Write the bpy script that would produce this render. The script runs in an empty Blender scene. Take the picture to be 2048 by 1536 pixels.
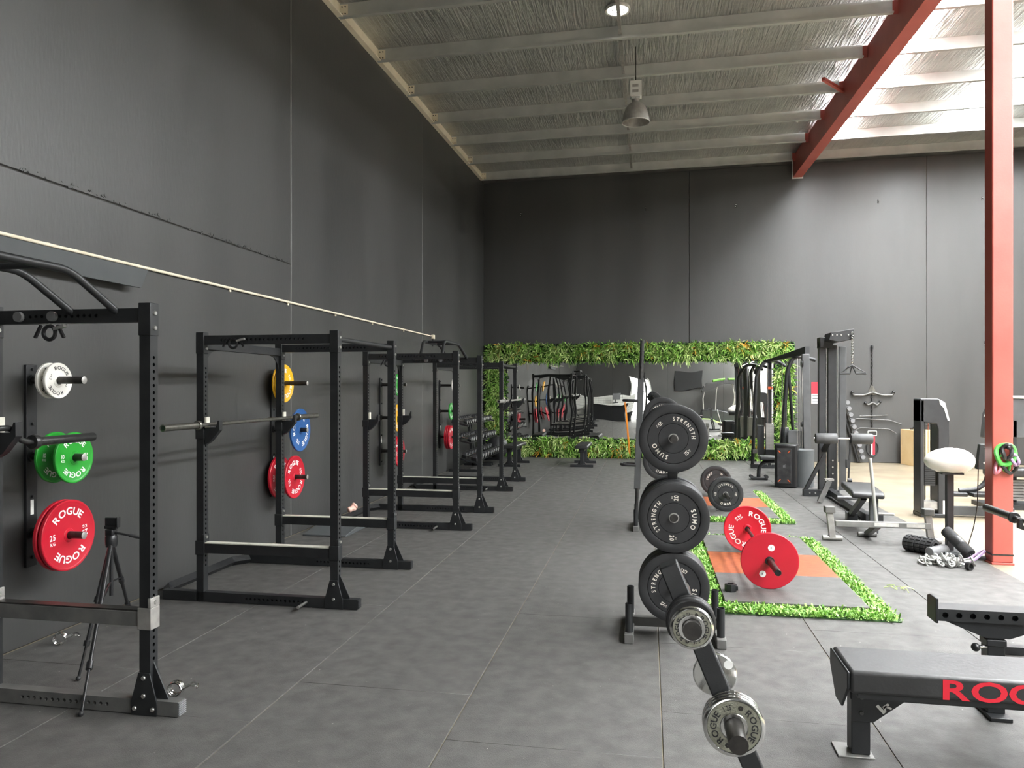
import bpy, bmesh, math, random
from mathutils import Vector, Matrix
import numpy as np

SC = bpy.context.scene
COL = SC.collection
PI = math.pi
random.seed(7)

# ------------------------------------------------------------------ camera
cam_d = bpy.data.cameras.new('camera')
cam = bpy.data.objects.new('camera', cam_d)
COL.objects.link(cam)
cam.location = (0, 0, 1.65)
cam.rotation_euler = (PI / 2, 0, math.atan(273 / 1500))
cam_d.sensor_width = 36.0
cam_d.lens = 36.0 * 1500 / 2048
cam_d.shift_y = 8 / 2048
cam_d.clip_start = 0.05
cam_d.clip_end = 200
SC.camera = cam

# ------------------------------------------------------------------ world, exposure, daylight
W = bpy.data.worlds.new('world')
SC.world = W
W.use_nodes = True
W.node_tree.nodes['Background'].inputs[0].default_value = (0.75, 0.85, 1.0, 1)
W.node_tree.nodes['Background'].inputs[1].default_value = 1.0
SC.view_settings.view_transform = 'Standard'
SC.view_settings.look = 'None'
SC.view_settings.exposure = 1.03
SC.view_settings.gamma = 1.0
SC.view_settings.use_curve_mapping = False
SKY_EMIT = 38.0          # daylight coming through the translucent roof sheets
REAR_FILL_W = 380.0           # added fill light behind the camera, for an assumed open roller door

def area(name, loc, rot, sx, sy, power, color):
    l = bpy.data.lights.new(name, 'AREA')
    l.shape = 'RECTANGLE'; l.size = sx; l.size_y = sy; l.energy = power; l.color = color
    o = bpy.data.objects.new(name, l); COL.objects.link(o)
    o.location = loc; o.rotation_euler = rot
    return o
# added fill light before the rear wall, which has no door opening
area('rear_fill_light', (6.3, -3.35, 2.0), (PI / 2, 0, PI), 3.8, 3.6, REAR_FILL_W, (1.0, 0.985, 0.96))

# ------------------------------------------------------------------ materials
MT = {}
def nd(t, typ, **kw):
    n = t.nodes.new(typ)
    for k, v in kw.items():
        setattr(n, k, v)
    return n

def mat(name, c1, c2=None, scale=6.0, rough=0.5, metal=0.0, bump=0.0, bscale=80.0, spec=0.5,
        rough2=None, emit=None, stretch=(1, 1, 1), world=False, coat=0.0, detail=4.0, lo=0.35, hi=0.65):
    if name in MT:
        return MT[name]
    m = bpy.data.materials.new(name); m.use_nodes = True
    t = m.node_tree; b = t.nodes['Principled BSDF']
    b.inputs['Base Color'].default_value = (*c1, 1)
    b.inputs['Roughness'].default_value = rough
    b.inputs['Metallic'].default_value = metal
    b.inputs['Specular IOR Level'].default_value = spec
    if coat:
        b.inputs['Coat Weight'].default_value = coat
    if emit:
        b.inputs['Emission Color'].default_value = (*emit[0], 1)
        b.inputs['Emission Strength'].default_value = emit[1]
    if c2 is not None or bump or rough2 is not None:
        if world:
            src = nd(t, 'ShaderNodeNewGeometry').outputs['Position']
        else:
            src = nd(t, 'ShaderNodeTexCoord').outputs['Object']
        mp = nd(t, 'ShaderNodeMapping'); mp.inputs['Scale'].default_value = stretch
        t.links.new(src, mp.inputs['Vector'])
        nz = nd(t, 'ShaderNodeTexNoise'); nz.inputs['Scale'].default_value = scale; nz.inputs['Detail'].default_value = detail
        t.links.new(mp.outputs[0], nz.inputs['Vector'])
        mr = nd(t, 'ShaderNodeMapRange'); mr.inputs[1].default_value = lo; mr.inputs[2].default_value = hi
        t.links.new(nz.outputs[0], mr.inputs[0])
        if c2 is not None:
            mx = nd(t, 'ShaderNodeMix', data_type='RGBA')
            mx.inputs[6].default_value = (*c1, 1); mx.inputs[7].default_value = (*c2, 1)
            t.links.new(mr.outputs[0], mx.inputs[0]); t.links.new(mx.outputs[2], b.inputs['Base Color'])
        if rough2 is not None:
            m2 = nd(t, 'ShaderNodeMapRange'); m2.inputs[3].default_value = rough; m2.inputs[4].default_value = rough2
            t.links.new(mr.outputs[0], m2.inputs[0]); t.links.new(m2.outputs[0], b.inputs['Roughness'])
        if bump:
            nb = nd(t, 'ShaderNodeTexNoise'); nb.inputs['Scale'].default_value = bscale; nb.inputs['Detail'].default_value = 3
            t.links.new(mp.outputs[0], nb.inputs['Vector'])
            bp = nd(t, 'ShaderNodeBump'); bp.inputs['Strength'].default_value = bump; bp.inputs['Distance'].default_value = 0.01
            t.links.new(nb.outputs[0], bp.inputs['Height']); t.links.new(bp.outputs[0], b.inputs['Normal'])
    MT[name] = m
    return m

def flecked(name, c1, c2, scale, fleck, fscale, fsize, rough, bump, bscale, spec=0.4, rough2=None, stretch=(1, 1, 1)):
    """two-tone ground with sparse pale flecks of chalk and lint, in world space"""
    m = mat(name, c1, c2, scale, rough, 0, bump, bscale, spec, rough2=rough2, stretch=stretch, world=True, detail=6, lo=0.3, hi=0.7)
    t = m.node_tree; b = t.nodes['Principled BSDF']
    old = b.inputs['Base Color'].links[0].from_socket
    g = nd(t, 'ShaderNodeNewGeometry')
    v = nd(t, 'ShaderNodeTexVoronoi'); v.inputs['Scale'].default_value = fscale
    t.links.new(g.outputs['Position'], v.inputs['Vector'])
    lt = nd(t, 'ShaderNodeMath', operation='LESS_THAN'); lt.inputs[1].default_value = fsize
    t.links.new(v.outputs['Distance'], lt.inputs[0])
    n2 = nd(t, 'ShaderNodeTexNoise'); n2.inputs['Scale'].default_value = 1.7
    t.links.new(g.outputs['Position'], n2.inputs['Vector'])
    gt = nd(t, 'ShaderNodeMath', operation='GREATER_THAN'); gt.inputs[1].default_value = 0.53
    t.links.new(n2.outputs[0], gt.inputs[0])
    mu = nd(t, 'ShaderNodeMath', operation='MULTIPLY')
    t.links.new(lt.outputs[0], mu.inputs[0]); t.links.new(gt.outputs[0], mu.inputs[1])
    mx = nd(t, 'ShaderNodeMix', data_type='RGBA')
    t.links.new(mu.outputs[0], mx.inputs[0]); t.links.new(old, mx.inputs[6]); mx.inputs[7].default_value = (*fleck, 1)
    t.links.new(mx.outputs[2], b.inputs['Base Color'])
    return m

flecked('rubber', (0.080, 0.078, 0.0735), (0.108, 0.1045, 0.098), 9.0, (0.34, 0.33, 0.30), 13.0, 0.05, 0.62, 0.3, 190.0, 0.35, rough2=0.48)
flecked('wall_paint', (0.044, 0.044, 0.0425), (0.066, 0.0655, 0.063), 0.55, (0.35, 0.35, 0.33), 1.6, 0.013, 0.36, 0.10, 30.0, 0.5, rough2=0.46, stretch=(1.6, 1.6, 0.35))
mat('concrete', (0.20, 0.165, 0.112), (0.27, 0.23, 0.165), 1.1, 0.55, 0, 0.1, 60, 0.4, world=True, rough2=0.35, detail=8)
mat('sealant', (0.17, 0.168, 0.16), (0.24, 0.235, 0.225), 9, 0.7)
mat('joint', (0.11, 0.108, 0.10), (0.07, 0.068, 0.065), 3, 0.8)
mat('joint_dark', (0.012, 0.012, 0.012), None, rough=0.9)
mat('steel_black', (0.012, 0.013, 0.014), (0.019, 0.02, 0.021), 9, 0.42, 0, 0.05, 300, 0.5)
mat('steel_grey', (0.20, 0.20, 0.19), (0.26, 0.255, 0.24), 9, 0.45, 0.3, 0.05, 300)
mat('steel_mid_grey', (0.10, 0.10, 0.095), (0.16, 0.155, 0.145), 7, 0.55, 0.1, 0.05, 300)
mat('galv', (0.48, 0.49, 0.47), (0.58, 0.585, 0.56), 3, 0.48, 0.55, 0.06, 40, world=True)
mat('cream_tone', (0.80, 0.71, 0.54), (0.86, 0.78, 0.62), 5, 0.6)
mat('chrome', (0.72, 0.72, 0.70), None, rough=0.14, metal=1.0)
mat('bolt', (0.62, 0.61, 0.58), None, rough=0.3, metal=0.9)
mat('bar_steel', (0.16, 0.155, 0.135), (0.22, 0.21, 0.185), 30, 0.32, 0.8)
mat('attach_steel', (0.10, 0.098, 0.095), (0.15, 0.148, 0.14), 30, 0.4, 0.6)
mat('machine_black', (0.022, 0.023, 0.025), (0.03, 0.031, 0.033), 6, 0.4, 0, 0.03, 200)
mat('machine_grey', (0.060, 0.062, 0.064), (0.075, 0.077, 0.079), 6, 0.45)
mat('roller_grey', (0.055, 0.055, 0.056), (0.07, 0.07, 0.07), 10, 0.6)
mat('chain_steel', (0.42, 0.42, 0.40), (0.52, 0.52, 0.50), 20, 0.35, 0.85)
mat('bar_dark', (0.05, 0.05, 0.05), (0.08, 0.08, 0.078), 30, 0.34, 0.7)
mat('peg_dark', (0.03, 0.028, 0.026), (0.05, 0.046, 0.042), 30, 0.36, 0.5)
mat('rubber_black', (0.018, 0.018, 0.019), (0.030, 0.030, 0.031), 7, 0.50, 0, 0.08, 400, 0.45)
mat('foam_black', (0.030, 0.030, 0.031), (0.05, 0.05, 0.05), 12, 0.7, 0, 0.2, 200, 0.3)
mat('vinyl_black', (0.020, 0.020, 0.020), (0.03, 0.03, 0.03), 5, 0.42, 0, 0.12, 45, 0.5)
mat('plastic_black', (0.014, 0.014, 0.015), None, rough=0.35)
mat('plastic_grey', (0.16, 0.16, 0.165), (0.19, 0.19, 0.195), 6, 0.5)
mat('white_pad', (0.86, 0.83, 0.75), (0.90, 0.87, 0.80), 5, 0.5, 0, 0.1, 20)
mat('strip_white', (0.78, 0.76, 0.66), (0.62, 0.60, 0.52), 14, 0.35)
mat('red_oxide', (0.48, 0.105, 0.082), (0.42, 0.082, 0.064), 2.2, 0.42, 0, 0.05, 60, world=True)
mat('plate_red', (0.54, 0.010, 0.028), (0.49, 0.009, 0.025), 4, 0.38)
mat('plate_green', (0.02, 0.33, 0.03), (0.018, 0.29, 0.027), 4, 0.38)
mat('plate_blue', (0.022, 0.10, 0.30), (0.02, 0.09, 0.27), 4, 0.38)
mat('plate_yellow', (0.85, 0.45, 0.012), (0.80, 0.41, 0.01), 4, 0.38)
mat('plate_white', (0.80, 0.78, 0.72), (0.74, 0.72, 0.66), 4, 0.4)
mat('print_white', (0.86, 0.85, 0.82), None, rough=0.5)
mat('print_cream', (0.80, 0.75, 0.66), None, rough=0.55)
mat('print_black', (0.02, 0.02, 0.022), None, rough=0.5)
mat('print_red', (0.62, 0.012, 0.03), None, rough=0.5)
mat('cast_metal', (0.25, 0.25, 0.20), (0.34, 0.34, 0.27), 60, 0.42, 0.7, 0.25, 220)
mat('foil', (0.50, 0.50, 0.48), (0.62, 0.62, 0.59), 2, 0.30, 0.80, world=True)
mat('wood_orange', (0.21, 0.048, 0.016), (0.36, 0.105, 0.038), 5, 0.42, 0, 0.05, 50, stretch=(3, 14, 1), world=True)
mat('plywood', (0.74, 0.54, 0.27), (0.80, 0.61, 0.34), 4, 0.55, stretch=(6, 1, 1))
mat('leaf_a', (0.09, 0.22, 0.03), (0.14, 0.32, 0.05), 20, 0.5)
mat('leaf_b', (0.20, 0.40, 0.06), (0.30, 0.52, 0.10), 20, 0.5)
mat('leaf_c', (0.42, 0.56, 0.18), (0.56, 0.66, 0.28), 20, 0.5)
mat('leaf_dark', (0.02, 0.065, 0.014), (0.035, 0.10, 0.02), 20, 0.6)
mat('leaf_orange', (0.52, 0.24, 0.02), (0.62, 0.34, 0.04), 20, 0.5)
mat('grass_a', (0.16, 0.36, 0.05), (0.28, 0.50, 0.09), 25, 0.55)
mat('grass_b', (0.30, 0.52, 0.12), (0.45, 0.62, 0.22), 25, 0.55)
mat('backing', (0.012, 0.022, 0.008), None, rough=0.9)
mat('mirror', (0.90, 0.91, 0.88), None, rough=0.0, metal=1.0)
mat('band_green', (0.12, 0.55, 0.10), None, rough=0.5)
mat('band_pink', (0.70, 0.25, 0.32), None, rough=0.5)
mat('band_violet', (0.30, 0.22, 0.38), (0.36, 0.24, 0.36), 8, 0.5)
mat('band_orange', (0.85, 0.28, 0.02), None, rough=0.5)
mat('pink_towel', (0.85, 0.50, 0.40), (0.9, 0.6, 0.5), 20, 0.9)
mat('speaker_red', (0.75, 0.12, 0.03), None, rough=0.4)
mat('label_paper', (0.72, 0.71, 0.66), (0.6, 0.6, 0.56), 30, 0.6)
mat('galv_dull', (0.30, 0.29, 0.27), (0.40, 0.385, 0.36), 14, 0.5, 0.5)
mat('sky_sheet', (0.9, 0.9, 0.9), None, rough=0.6, emit=((0.95, 0.98, 1.0), SKY_EMIT))
mat('day_glass', (0.9, 0.9, 0.9), None, rough=0.3, emit=((1.0, 0.99, 0.97), 3.0))
mat('tile_white', (0.66, 0.66, 0.62), (0.72, 0.72, 0.68), 4, 0.4)
mat('panel_grey', (0.075, 0.082, 0.085), (0.09, 0.096, 0.098), 3, 0.55)

# foil needs wrinkles running down the roof and the reinforcing scrim
def foil_bump():
    m = MT['foil']; t = m.node_tree; b = t.nodes['Principled BSDF']
    g = nd(t, 'ShaderNodeNewGeometry')
    mp = nd(t, 'ShaderNodeMapping'); mp.inputs['Scale'].default_value = (13, 0.9, 1)
    t.links.new(g.outputs['Position'], mp.inputs[0])
    n1 = nd(t, 'ShaderNodeTexNoise'); n1.inputs['Scale'].default_value = 1.6; n1.inputs['Detail'].default_value = 5; n1.inputs['Distortion'].default_value = 1.0
    t.links.new(mp.outputs[0], n1.inputs['Vector'])
    mp2 = nd(t, 'ShaderNodeMapping'); mp2.inputs['Scale'].default_value = (1, 1, 1)
    t.links.new(g.outputs['Position'], mp2.inputs[0])
    n2 = nd(t, 'ShaderNodeTexNoise'); n2.inputs['Scale'].default_value = 2.2; n2.inputs['Detail'].default_value = 3
    t.links.new(mp2.outputs[0], n2.inputs['Vector'])
    mu = nd(t, 'ShaderNodeMath', operation='MULTIPLY_ADD'); mu.inputs[1].default_value = 0.9
    t.links.new(n2.outputs[0], mu.inputs[0]); t.links.new(n1.outputs[0], mu.inputs[2])
    bp = nd(t, 'ShaderNodeBump'); bp.inputs['Strength'].default_value = 0.75; bp.inputs['Distance'].default_value = 0.08
    t.links.new(mu.outputs[0], bp.inputs['Height']); t.links.new(bp.outputs[0], b.inputs['Normal'])
    old = b.inputs['Base Color'].links[0].from_socket
    bk = nd(t, 'ShaderNodeTexBrick'); bk.offset = 0.0
    bk.inputs['Scale'].default_value = 1.0; bk.inputs['Mortar Size'].default_value = 0.0022
    bk.inputs['Brick Width'].default_value = 0.11; bk.inputs['Row Height'].default_value = 0.11
    t.links.new(g.outputs['Position'], bk.inputs['Vector'])
    mx = nd(t, 'ShaderNodeMix', data_type='RGBA')
    t.links.new(bk.outputs['Fac'], mx.inputs[0]); t.links.new(old, mx.inputs[6]); mx.inputs[7].default_value = (0.70, 0.69, 0.62, 1)
    t.links.new(mx.outputs[2], b.inputs['Base Color'])
foil_bump()

def mirror_bump():
    m = MT['mirror']; t = m.node_tree; b = t.nodes['Principled BSDF']
    g = nd(t, 'ShaderNodeNewGeometry')
    n1 = nd(t, 'ShaderNodeTexNoise'); n1.inputs['Scale'].default_value = 1.5; n1.inputs['Detail'].default_value = 0.5
    t.links.new(g.outputs['Position'], n1.inputs['Vector'])
    bp = nd(t, 'ShaderNodeBump'); bp.inputs['Strength'].default_value = 0.08; bp.inputs['Distance'].default_value = 0.06
    t.links.new(n1.outputs[0], bp.inputs['Height']); t.links.new(bp.outputs[0], b.inputs['Normal'])
mirror_bump()

# ------------------------------------------------------------------ mesh building
class MB:
    def __init__(s):
        s.v = []; s.f = []; s.m = []
    def add(s, vs, fs, mi=0):
        o = len(s.v); s.v += [tuple(p) for p in vs]
        for f in fs:
            s.f.append(tuple(i + o for i in f)); s.m.append(mi)
        return s
    def box(s, c, d, rot=None, mi=0, ch=0.0):
        x, y, z = d[0] / 2, d[1] / 2, d[2] / 2
        vs = [Vector((a * x, b * y, e * z)) for a in (-1, 1) for b in (-1, 1) for e in (-1, 1)]
        if rot is not None:
            vs = [rot @ p for p in vs]
        c = Vector(c)
        return s.add([p + c for p in vs], [(0, 1, 3, 2), (4, 6, 7, 5), (0, 4, 5, 1), (2, 3, 7, 6), (0, 2, 6, 4), (1, 5, 7, 3)], mi)
    def span(s, lo, hi, mi=0):
        return s.box([(a + b) / 2 for a, b in zip(lo, hi)], [abs(b - a) for a, b in zip(lo, hi)], mi=mi)
    def bar(s, p, q, w, h, up=(0, 0, 1), mi=0):
        p, q = Vector(p), Vector(q); d = q - p; L = d.length; d.normalize()
        u = Vector(up)
        if abs(d.dot(u)) > 0.98:
            u = Vector((0, 1, 0))
        sd = d.cross(u).normalized(); u2 = sd.cross(d)
        R = Matrix((sd, d, u2)).transposed()
        return s.box((p + q) / 2, (w, L, h), R, mi)
    def cyl(s, p, q, r, n=16, r2=None, mi=0, caps=True):
        p, q = Vector(p), Vector(q); r2 = r if r2 is None else r2
        return s.tube([p, q], [r, r2], n, mi, caps)
    def tube(s, pts, r, n=10, mi=0, caps=True, closed=False):
        pts = [Vector(p) for p in pts]; k = len(pts)
        rs = r if isinstance(r, (list, tuple)) else [r] * k
        tg = []
        for i in range(k):
            a = pts[(i - 1) % k] if (closed or i) else pts[i]
            b = pts[(i + 1) % k] if (closed or i < k - 1) else pts[i]
            d = b - a
            tg.append(d.normalized() if d.length > 1e-9 else Vector((0, 0, 1)))
        u = Vector((0, 0, 1)) if abs(tg[0].z) < 0.9 else Vector((1, 0, 0))
        o = len(s.v)
        for i in range(k):
            d = tg[i]; u = (u - d * u.dot(d))
            if u.length < 1e-6:
                u = Vector((1, 0, 0)) - d * d.x
            u.normalize(); w = d.cross(u)
            for j in range(n):
                a = 2 * PI * j / n
                s.v.append(tuple(pts[i] + (u * math.cos(a) + w * math.sin(a)) * rs[i]))
        for i in range(k if closed else k - 1):
            i2 = (i + 1) % k
            for j in range(n):
                j2 = (j + 1) % n
                s.f.append((o + i * n + j, o + i * n + j2, o + i2 * n + j2, o + i2 * n + j)); s.m.append(mi)
        if caps and not closed:
            s.f.append(tuple(o + j for j in reversed(range(n)))); s.m.append(mi)
            s.f.append(tuple(o + (k - 1) * n + j for j in range(n))); s.m.append(mi)
        return s
    def lathe(s, prof, c=(0, 0, 0), axis='Y', n=48, mi=0, closed=False):
        """prof: (radius, height along axis)"""
        o = len(s.v); k = len(prof); c = Vector(c)
        for (r, h) in prof:
            for j in range(n):
                a = 2 * PI * j / n; x, y = r * math.cos(a), r * math.sin(a)
                p = (x, h, y) if axis == 'Y' else ((x, y, h) if axis == 'Z' else (h, x, y))
                s.v.append(tuple(Vector(p) + c))
        for i in range(k if closed else k - 1):
            i2 = (i + 1) % k
            for j in range(n):
                j2 = (j + 1) % n
                s.f.append((o + i * n + j, o + i2 * n + j, o + i2 * n + j2, o + i * n + j2)); s.m.append(mi)
        return s
    def prism(s, poly, axis, lo, hi, mi=0):
        """poly in the two other axes (cyclic order kept as x,y / x,z / y,z)"""
        n = len(poly)
        def P(a, b, t):
            return {'X': (t, a, b), 'Y': (a, t, b), 'Z': (a, b, t)}[axis]
        vs = [P(a, b, lo) for a, b in poly] + [P(a, b, hi) for a, b in poly]
        fs = [tuple(range(n)), tuple(reversed(range(n, 2 * n)))]
        for i in range(n):
            j = (i + 1) % n
            fs.append((i, i + n, j + n, j))
        return s.add(vs, fs, mi)
    def ball(s, c, r, n=16, k=10, sc=(1, 1, 1), mi=0):
        prof = [(max(1e-4, math.sin(PI * i / k)) * 1.0, -math.cos(PI * i / k)) for i in range(k + 1)]
        o = len(s.v); s.lathe(prof, axis='Z', n=n, mi=mi)
        for i in range(o, len(s.v)):
            x, y, z = s.v[i]
            s.v[i] = (c[0] + x * r * sc[0], c[1] + y * r * sc[1], c[2] + z * r * sc[2])
        return s
    def mesh(s, name, smooth=True, fix=True):
        me = bpy.data.meshes.new(name)
        me.from_pydata(s.v, [], s.f)
        if any(s.m):
            me.polygons.foreach_set('material_index', s.m)
        if fix:
            bm = bmesh.new(); bm.from_mesh(me); bmesh.ops.recalc_face_normals(bm, faces=bm.faces); bm.to_mesh(me); bm.free()
        if smooth:
            me.shade_smooth(); me.set_sharp_from_angle(angle=0.7)
        me.update()
        return me
    def build(s, name, m, parent=None, loc=(0, 0, 0), rot=(0, 0, 0), bevel=0.0, smooth=True, fix=True, seg=2):
        return link(name, s.mesh(name, smooth, fix), m, parent, loc, rot, bevel, seg)

def link(name, me, m, parent=None, loc=(0, 0, 0), rot=(0, 0, 0), bevel=0.0, seg=2):
    o = bpy.data.objects.new(name, me); COL.objects.link(o)
    if not me.materials:
        for x in (m if isinstance(m, (list, tuple)) else [m]):
            me.materials.append(MT[x])
    if parent is not None:
        o.parent = parent
    o.location = loc; o.rotation_euler = rot
    if bevel:
        b = o.modifiers.new('bevel', 'BEVEL'); b.width = bevel; b.segments = seg; b.limit_method = 'ANGLE'; b.angle_limit = 0.6
    return o

def tag(o, label=None, cat=None, group=None, kind=None):
    if label: o['label'] = label
    if cat: o['category'] = cat
    if group: o['group'] = group
    if kind: o['kind'] = kind
    return o

def thing(name, label, cat, loc=(0, 0, 0), rot=(0, 0, 0), group=None):
    o = bpy.data.objects.new(name, None); COL.objects.link(o)
    o.empty_display_size = 0.1
    o.location = loc; o.rotation_euler = rot if not isinstance(rot, (int, float)) else (0, 0, rot)
    return tag(o, label, cat, group)

def copy_tree(o, parent=None):
    c = o.copy(); COL.objects.link(c); c.parent = parent
    for ch in [x for x in bpy.data.objects if x.parent == o]:
        copy_tree(ch, c)
    return c

def arc(c, r, a0, a1, n, plane='XZ'):
    out = []
    for i in range(n + 1):
        a = a0 + (a1 - a0) * i / n
        u, w = r * math.cos(a), r * math.sin(a)
        out.append({'XZ': (c[0] + u, c[1], c[2] + w), 'XY': (c[0] + u, c[1] + w, c[2]), 'YZ': (c[0], c[1] + u, c[2] + w)}[plane])
    return out

def fillet(pts, r, n=5):
    """round the inner corners of a polyline"""
    P = [Vector(p) for p in pts]; out = [P[0]]
    for i in range(1, len(P) - 1):
        a, b, c = P[i - 1], P[i], P[i + 1]
        u = (a - b); w = (c - b); t = min(r, u.length * 0.45, w.length * 0.45)
        p0, p1 = b + u.normalized() * t, b + w.normalized() * t
        for k in range(n + 1):
            s_ = k / n
            out.append(p0.lerp(b, s_).lerp(b.lerp(p1, s_), s_))
    out.append(P[-1])
    return out

BOLT = {}
def bolt(parent, loc, axis='Y', q=1, r=0.0115, t=0.009, m='bolt', name='bolt'):
    key = (axis, q, r, t)
    if key not in BOLT:
        BOLT[key] = MB().lathe([(0.001, q * t), (r * 0.8, q * t), (r, q * t * 0.7), (r, 0.0), (0.001, 0.0)], axis=axis, n=10).mesh('bolt')
    return link(name, BOLT[key], m, parent, loc)

# ------------------------------------------------------------------ lettering
GL = {}
def glyph(ch):
    if ch not in GL:
        cu = bpy.data.curves.new('glyph', 'FONT'); cu.body = ch; cu.size = 1.0; cu.offset = 0.022; cu.resolution_u = 3
        ob = bpy.data.objects.new('glyph', cu)
        me = bpy.data.meshes.new_from_object(ob)
        vs = [(v.co.x, v.co.y) for v in me.vertices]; fs = [tuple(p.vertices) for p in me.polygons]
        bpy.data.objects.remove(ob); bpy.data.curves.remove(cu); bpy.data.meshes.remove(me)
        if vs:
            x0 = min(v[0] for v in vs); x1 = max(v[0] for v in vs)
        else:
            x0, x1 = 0, 0.3
        GL[ch] = ([(v[0] - x0, v[1] / 0.72) for v in vs], fs, x1 - x0)
    return GL[ch]

def text_flat(mb, txt, x, z, size, y, wide=1.0, gap=0.14, rot=0.0, mi=0):
    """text in the XZ plane at depth y, centred on (x, z), cap height = size"""
    ws = [glyph(c)[2] * wide for c in txt]; tot = sum(ws) + gap * (len(txt) - 1)
    cx = -tot / 2; ca, sa = math.cos(rot), math.sin(rot)
    for c, w in zip(txt, ws):
        vs, fs, _ = glyph(c)
        out = []
        for a, b in vs:
            u = (cx + a * wide) * size; t = (b - 0.5) * size
            out.append((x + u * ca - t * sa, y, z + u * sa + t * ca))
        mb.add(out, fs, mi); cx += w + gap
    return mb

def text_arc(mb, txt, R, size, mid, y, wide=1.0, gap=0.16, mi=0):
    """text on a circle, tops outwards, clockwise; mid = angle (rad, 90 deg = top) of its middle; seen from -Y"""
    ws = [glyph(c)[2] * wide for c in txt]; tot = (sum(ws) + gap * (len(txt) - 1)) * size
    pos = -tot / 2
    for c, w in zip(txt, ws):
        vs, fs, _ = glyph(c)
        out = []
        for a, b in vs:
            ang = mid - (pos + a * wide * size) / R
            r = R + (b - 0.5) * size
            out.append((r * math.cos(ang), y, r * math.sin(ang)))
        mb.add(out, fs, mi); pos += (w + gap) * size
    return mb

# ================================================================== THE ROOM
XL, XR, YB, YR = -3.93, 10.5, 17.78, -3.5
SLY, SLX = 0.0216, 0.012
def zr(x, y):                       # underside of the roof lining
    return 6.61 + SLY * (y - 9.13) + SLX * (x + 3.93)

def struct(o):
    o['kind'] = 'structure'
    return o

# floor: concrete slab, rubber mats laid on it
floor = struct(MB().span((XL - 0.3, YR - 0.3, -0.2), (XR + 0.3, YB + 0.3, -0.006)).build('floor', 'concrete'))
cols = [-3.93, -2.93, -1.935, -0.94, 0.064, 1.087, 2.13, 3.14]
first = [3.94, 3.42, 3.93, 3.41, 4.95, 5.40, 5.00]
for i in range(7):
    a, b = cols[i] + (0.012 if i == 0 else 0.003), cols[i + 1] - 0.003
    ys = [first[i] + 2.0 * k for k in range(-5, 9)]
    if i == 4:
        ys = sorted(ys + [3.90])
    ys = [YR] + [y for y in ys if YR + 0.2 < y < YB - 0.2] + [YB]
    for y0, y1 in zip(ys[:-1], ys[1:]):
        dz = random.uniform(-0.0012, 0.0)
        MB().span((a, y0 + 0.001, -0.02), (b, y1 - 0.001, dz)).build('mat', 'rubber', floor, bevel=0.0015, seg=1)

# left wall: tilt-up concrete panels with open joints
def wtop(x, y):
    return zr(x, y) - 0.2
wall_left = struct(MB().add(
    [(XL - 0.25, YR - 0.2, -0.2), (XL - 0.018, YR - 0.2, -0.2), (XL - 0.018, YB + 0.2, -0.2), (XL - 0.25, YB + 0.2, -0.2),
     (XL - 0.25, YR - 0.2, 6.6), (XL - 0.018, YR - 0.2, 6.6), (XL - 0.018, YB + 0.2, 6.9), (XL - 0.25, YB + 0.2, 6.9)],
    [(0, 1, 2, 3), (7, 6, 5, 4), (0, 4, 5, 1), (1, 5, 6, 2), (2, 6, 7, 3), (3, 7, 4, 0)]).build('wall_left', 'joint'))
def wall_panel(parent, quad, normal_axis, base, depth):
    """quad: four (u, z); base: inner face coordinate; depth: thickness behind it"""
    lo, hi = (base - depth, base) if normal_axis == 'X' else (base, base + depth)
    return MB().prism(quad, normal_axis, lo, hi).build('wall_panel', 'wall_paint', parent, bevel=0.005, seg=1)
ye = [YR, 2.87, 7.81, 12.75, YB]
g = 0.007
for i in range(4):
    a, b = ye[i] + (g if i else 0), ye[i + 1] - (g if i < 3 else 0)
    if i < 2:
        wall_panel(wall_left, [(a, 0), (b, 0), (b, 3.024), (a, 3.024)], 'X', XL, 0.017)
        wall_panel(wall_left, [(a, 3.034), (b, 3.034), (b, wtop(XL, b)), (a, wtop(XL, a))], 'X', XL - 0.004, 0.013)
    else:
        wall_panel(wall_left, [(a, 0), (b, 0), (b, wtop(XL, b)), (a, wtop(XL, a))], 'X', XL, 0.017)
for y in ye[1:-1]:
    MB().span((XL - 0.016, y - g, 0.0), (XL - 0.003, y + g, wtop(XL, y) - 0.01)).build('joint_sealant', 'sealant', wall_left)
# chipped concrete left along the horizontal joint
rb = MB()
for k in range(90):
    y = random.uniform(3.0, 7.75); s_ = random.uniform(0.004, 0.016)
    rb.box((XL - 0.002, y, 3.034 + random.uniform(0, 0.03)), (0.006, s_ * random.uniform(1, 3), s_),
           Matrix.Rotation(random.uniform(-1, 1), 3, 'X'))
tag(rb.build('joint_crumbs', 'wall_paint', wall_left), kind='stuff')

# back wall
wall_back = struct(MB().span((XL - 0.25, YB + 0.018, -0.2), (XR + 0.25, YB + 0.25, 6.95)).build('wall_back', 'joint'))
xe = [XL, 0.921, 5.988, XR]
for i in range(3):
    a, b = xe[i] + (g if i else 0), xe[i + 1] - (g if i < 2 else 0)
    wall_panel(wall_back, [(a, 0), (b, 0), (b, wtop(b, YB) + 0.02), (a, wtop(a, YB) + 0.02)], 'Y', YB, 0.017)
for (x, z) in [(-3.02, 5.82), (-0.07, 5.83), (1.96, 5.82), (5.0, 5.78), (7.1, 5.75), (7.15, 2.62)]:
    m_ = MB().box((0, -0.003, 0), (0.03, 0.008, 0.085)); m_.ball((0.004, -0.01, 0.02), 0.011, 8, 6, mi=1); m_.ball((-0.004, -0.01, -0.022), 0.009, 8, 6, mi=1)
    m_.build('lifting_anchor', ['joint_dark', 'bolt'], wall_back, (x, YB, z))
wall_right = struct(MB().span((XR, YR - 0.2, -0.2), (XR + 0.2, YB + 0.2, 7.0)).build('wall_right', 'wall_paint'))

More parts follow.
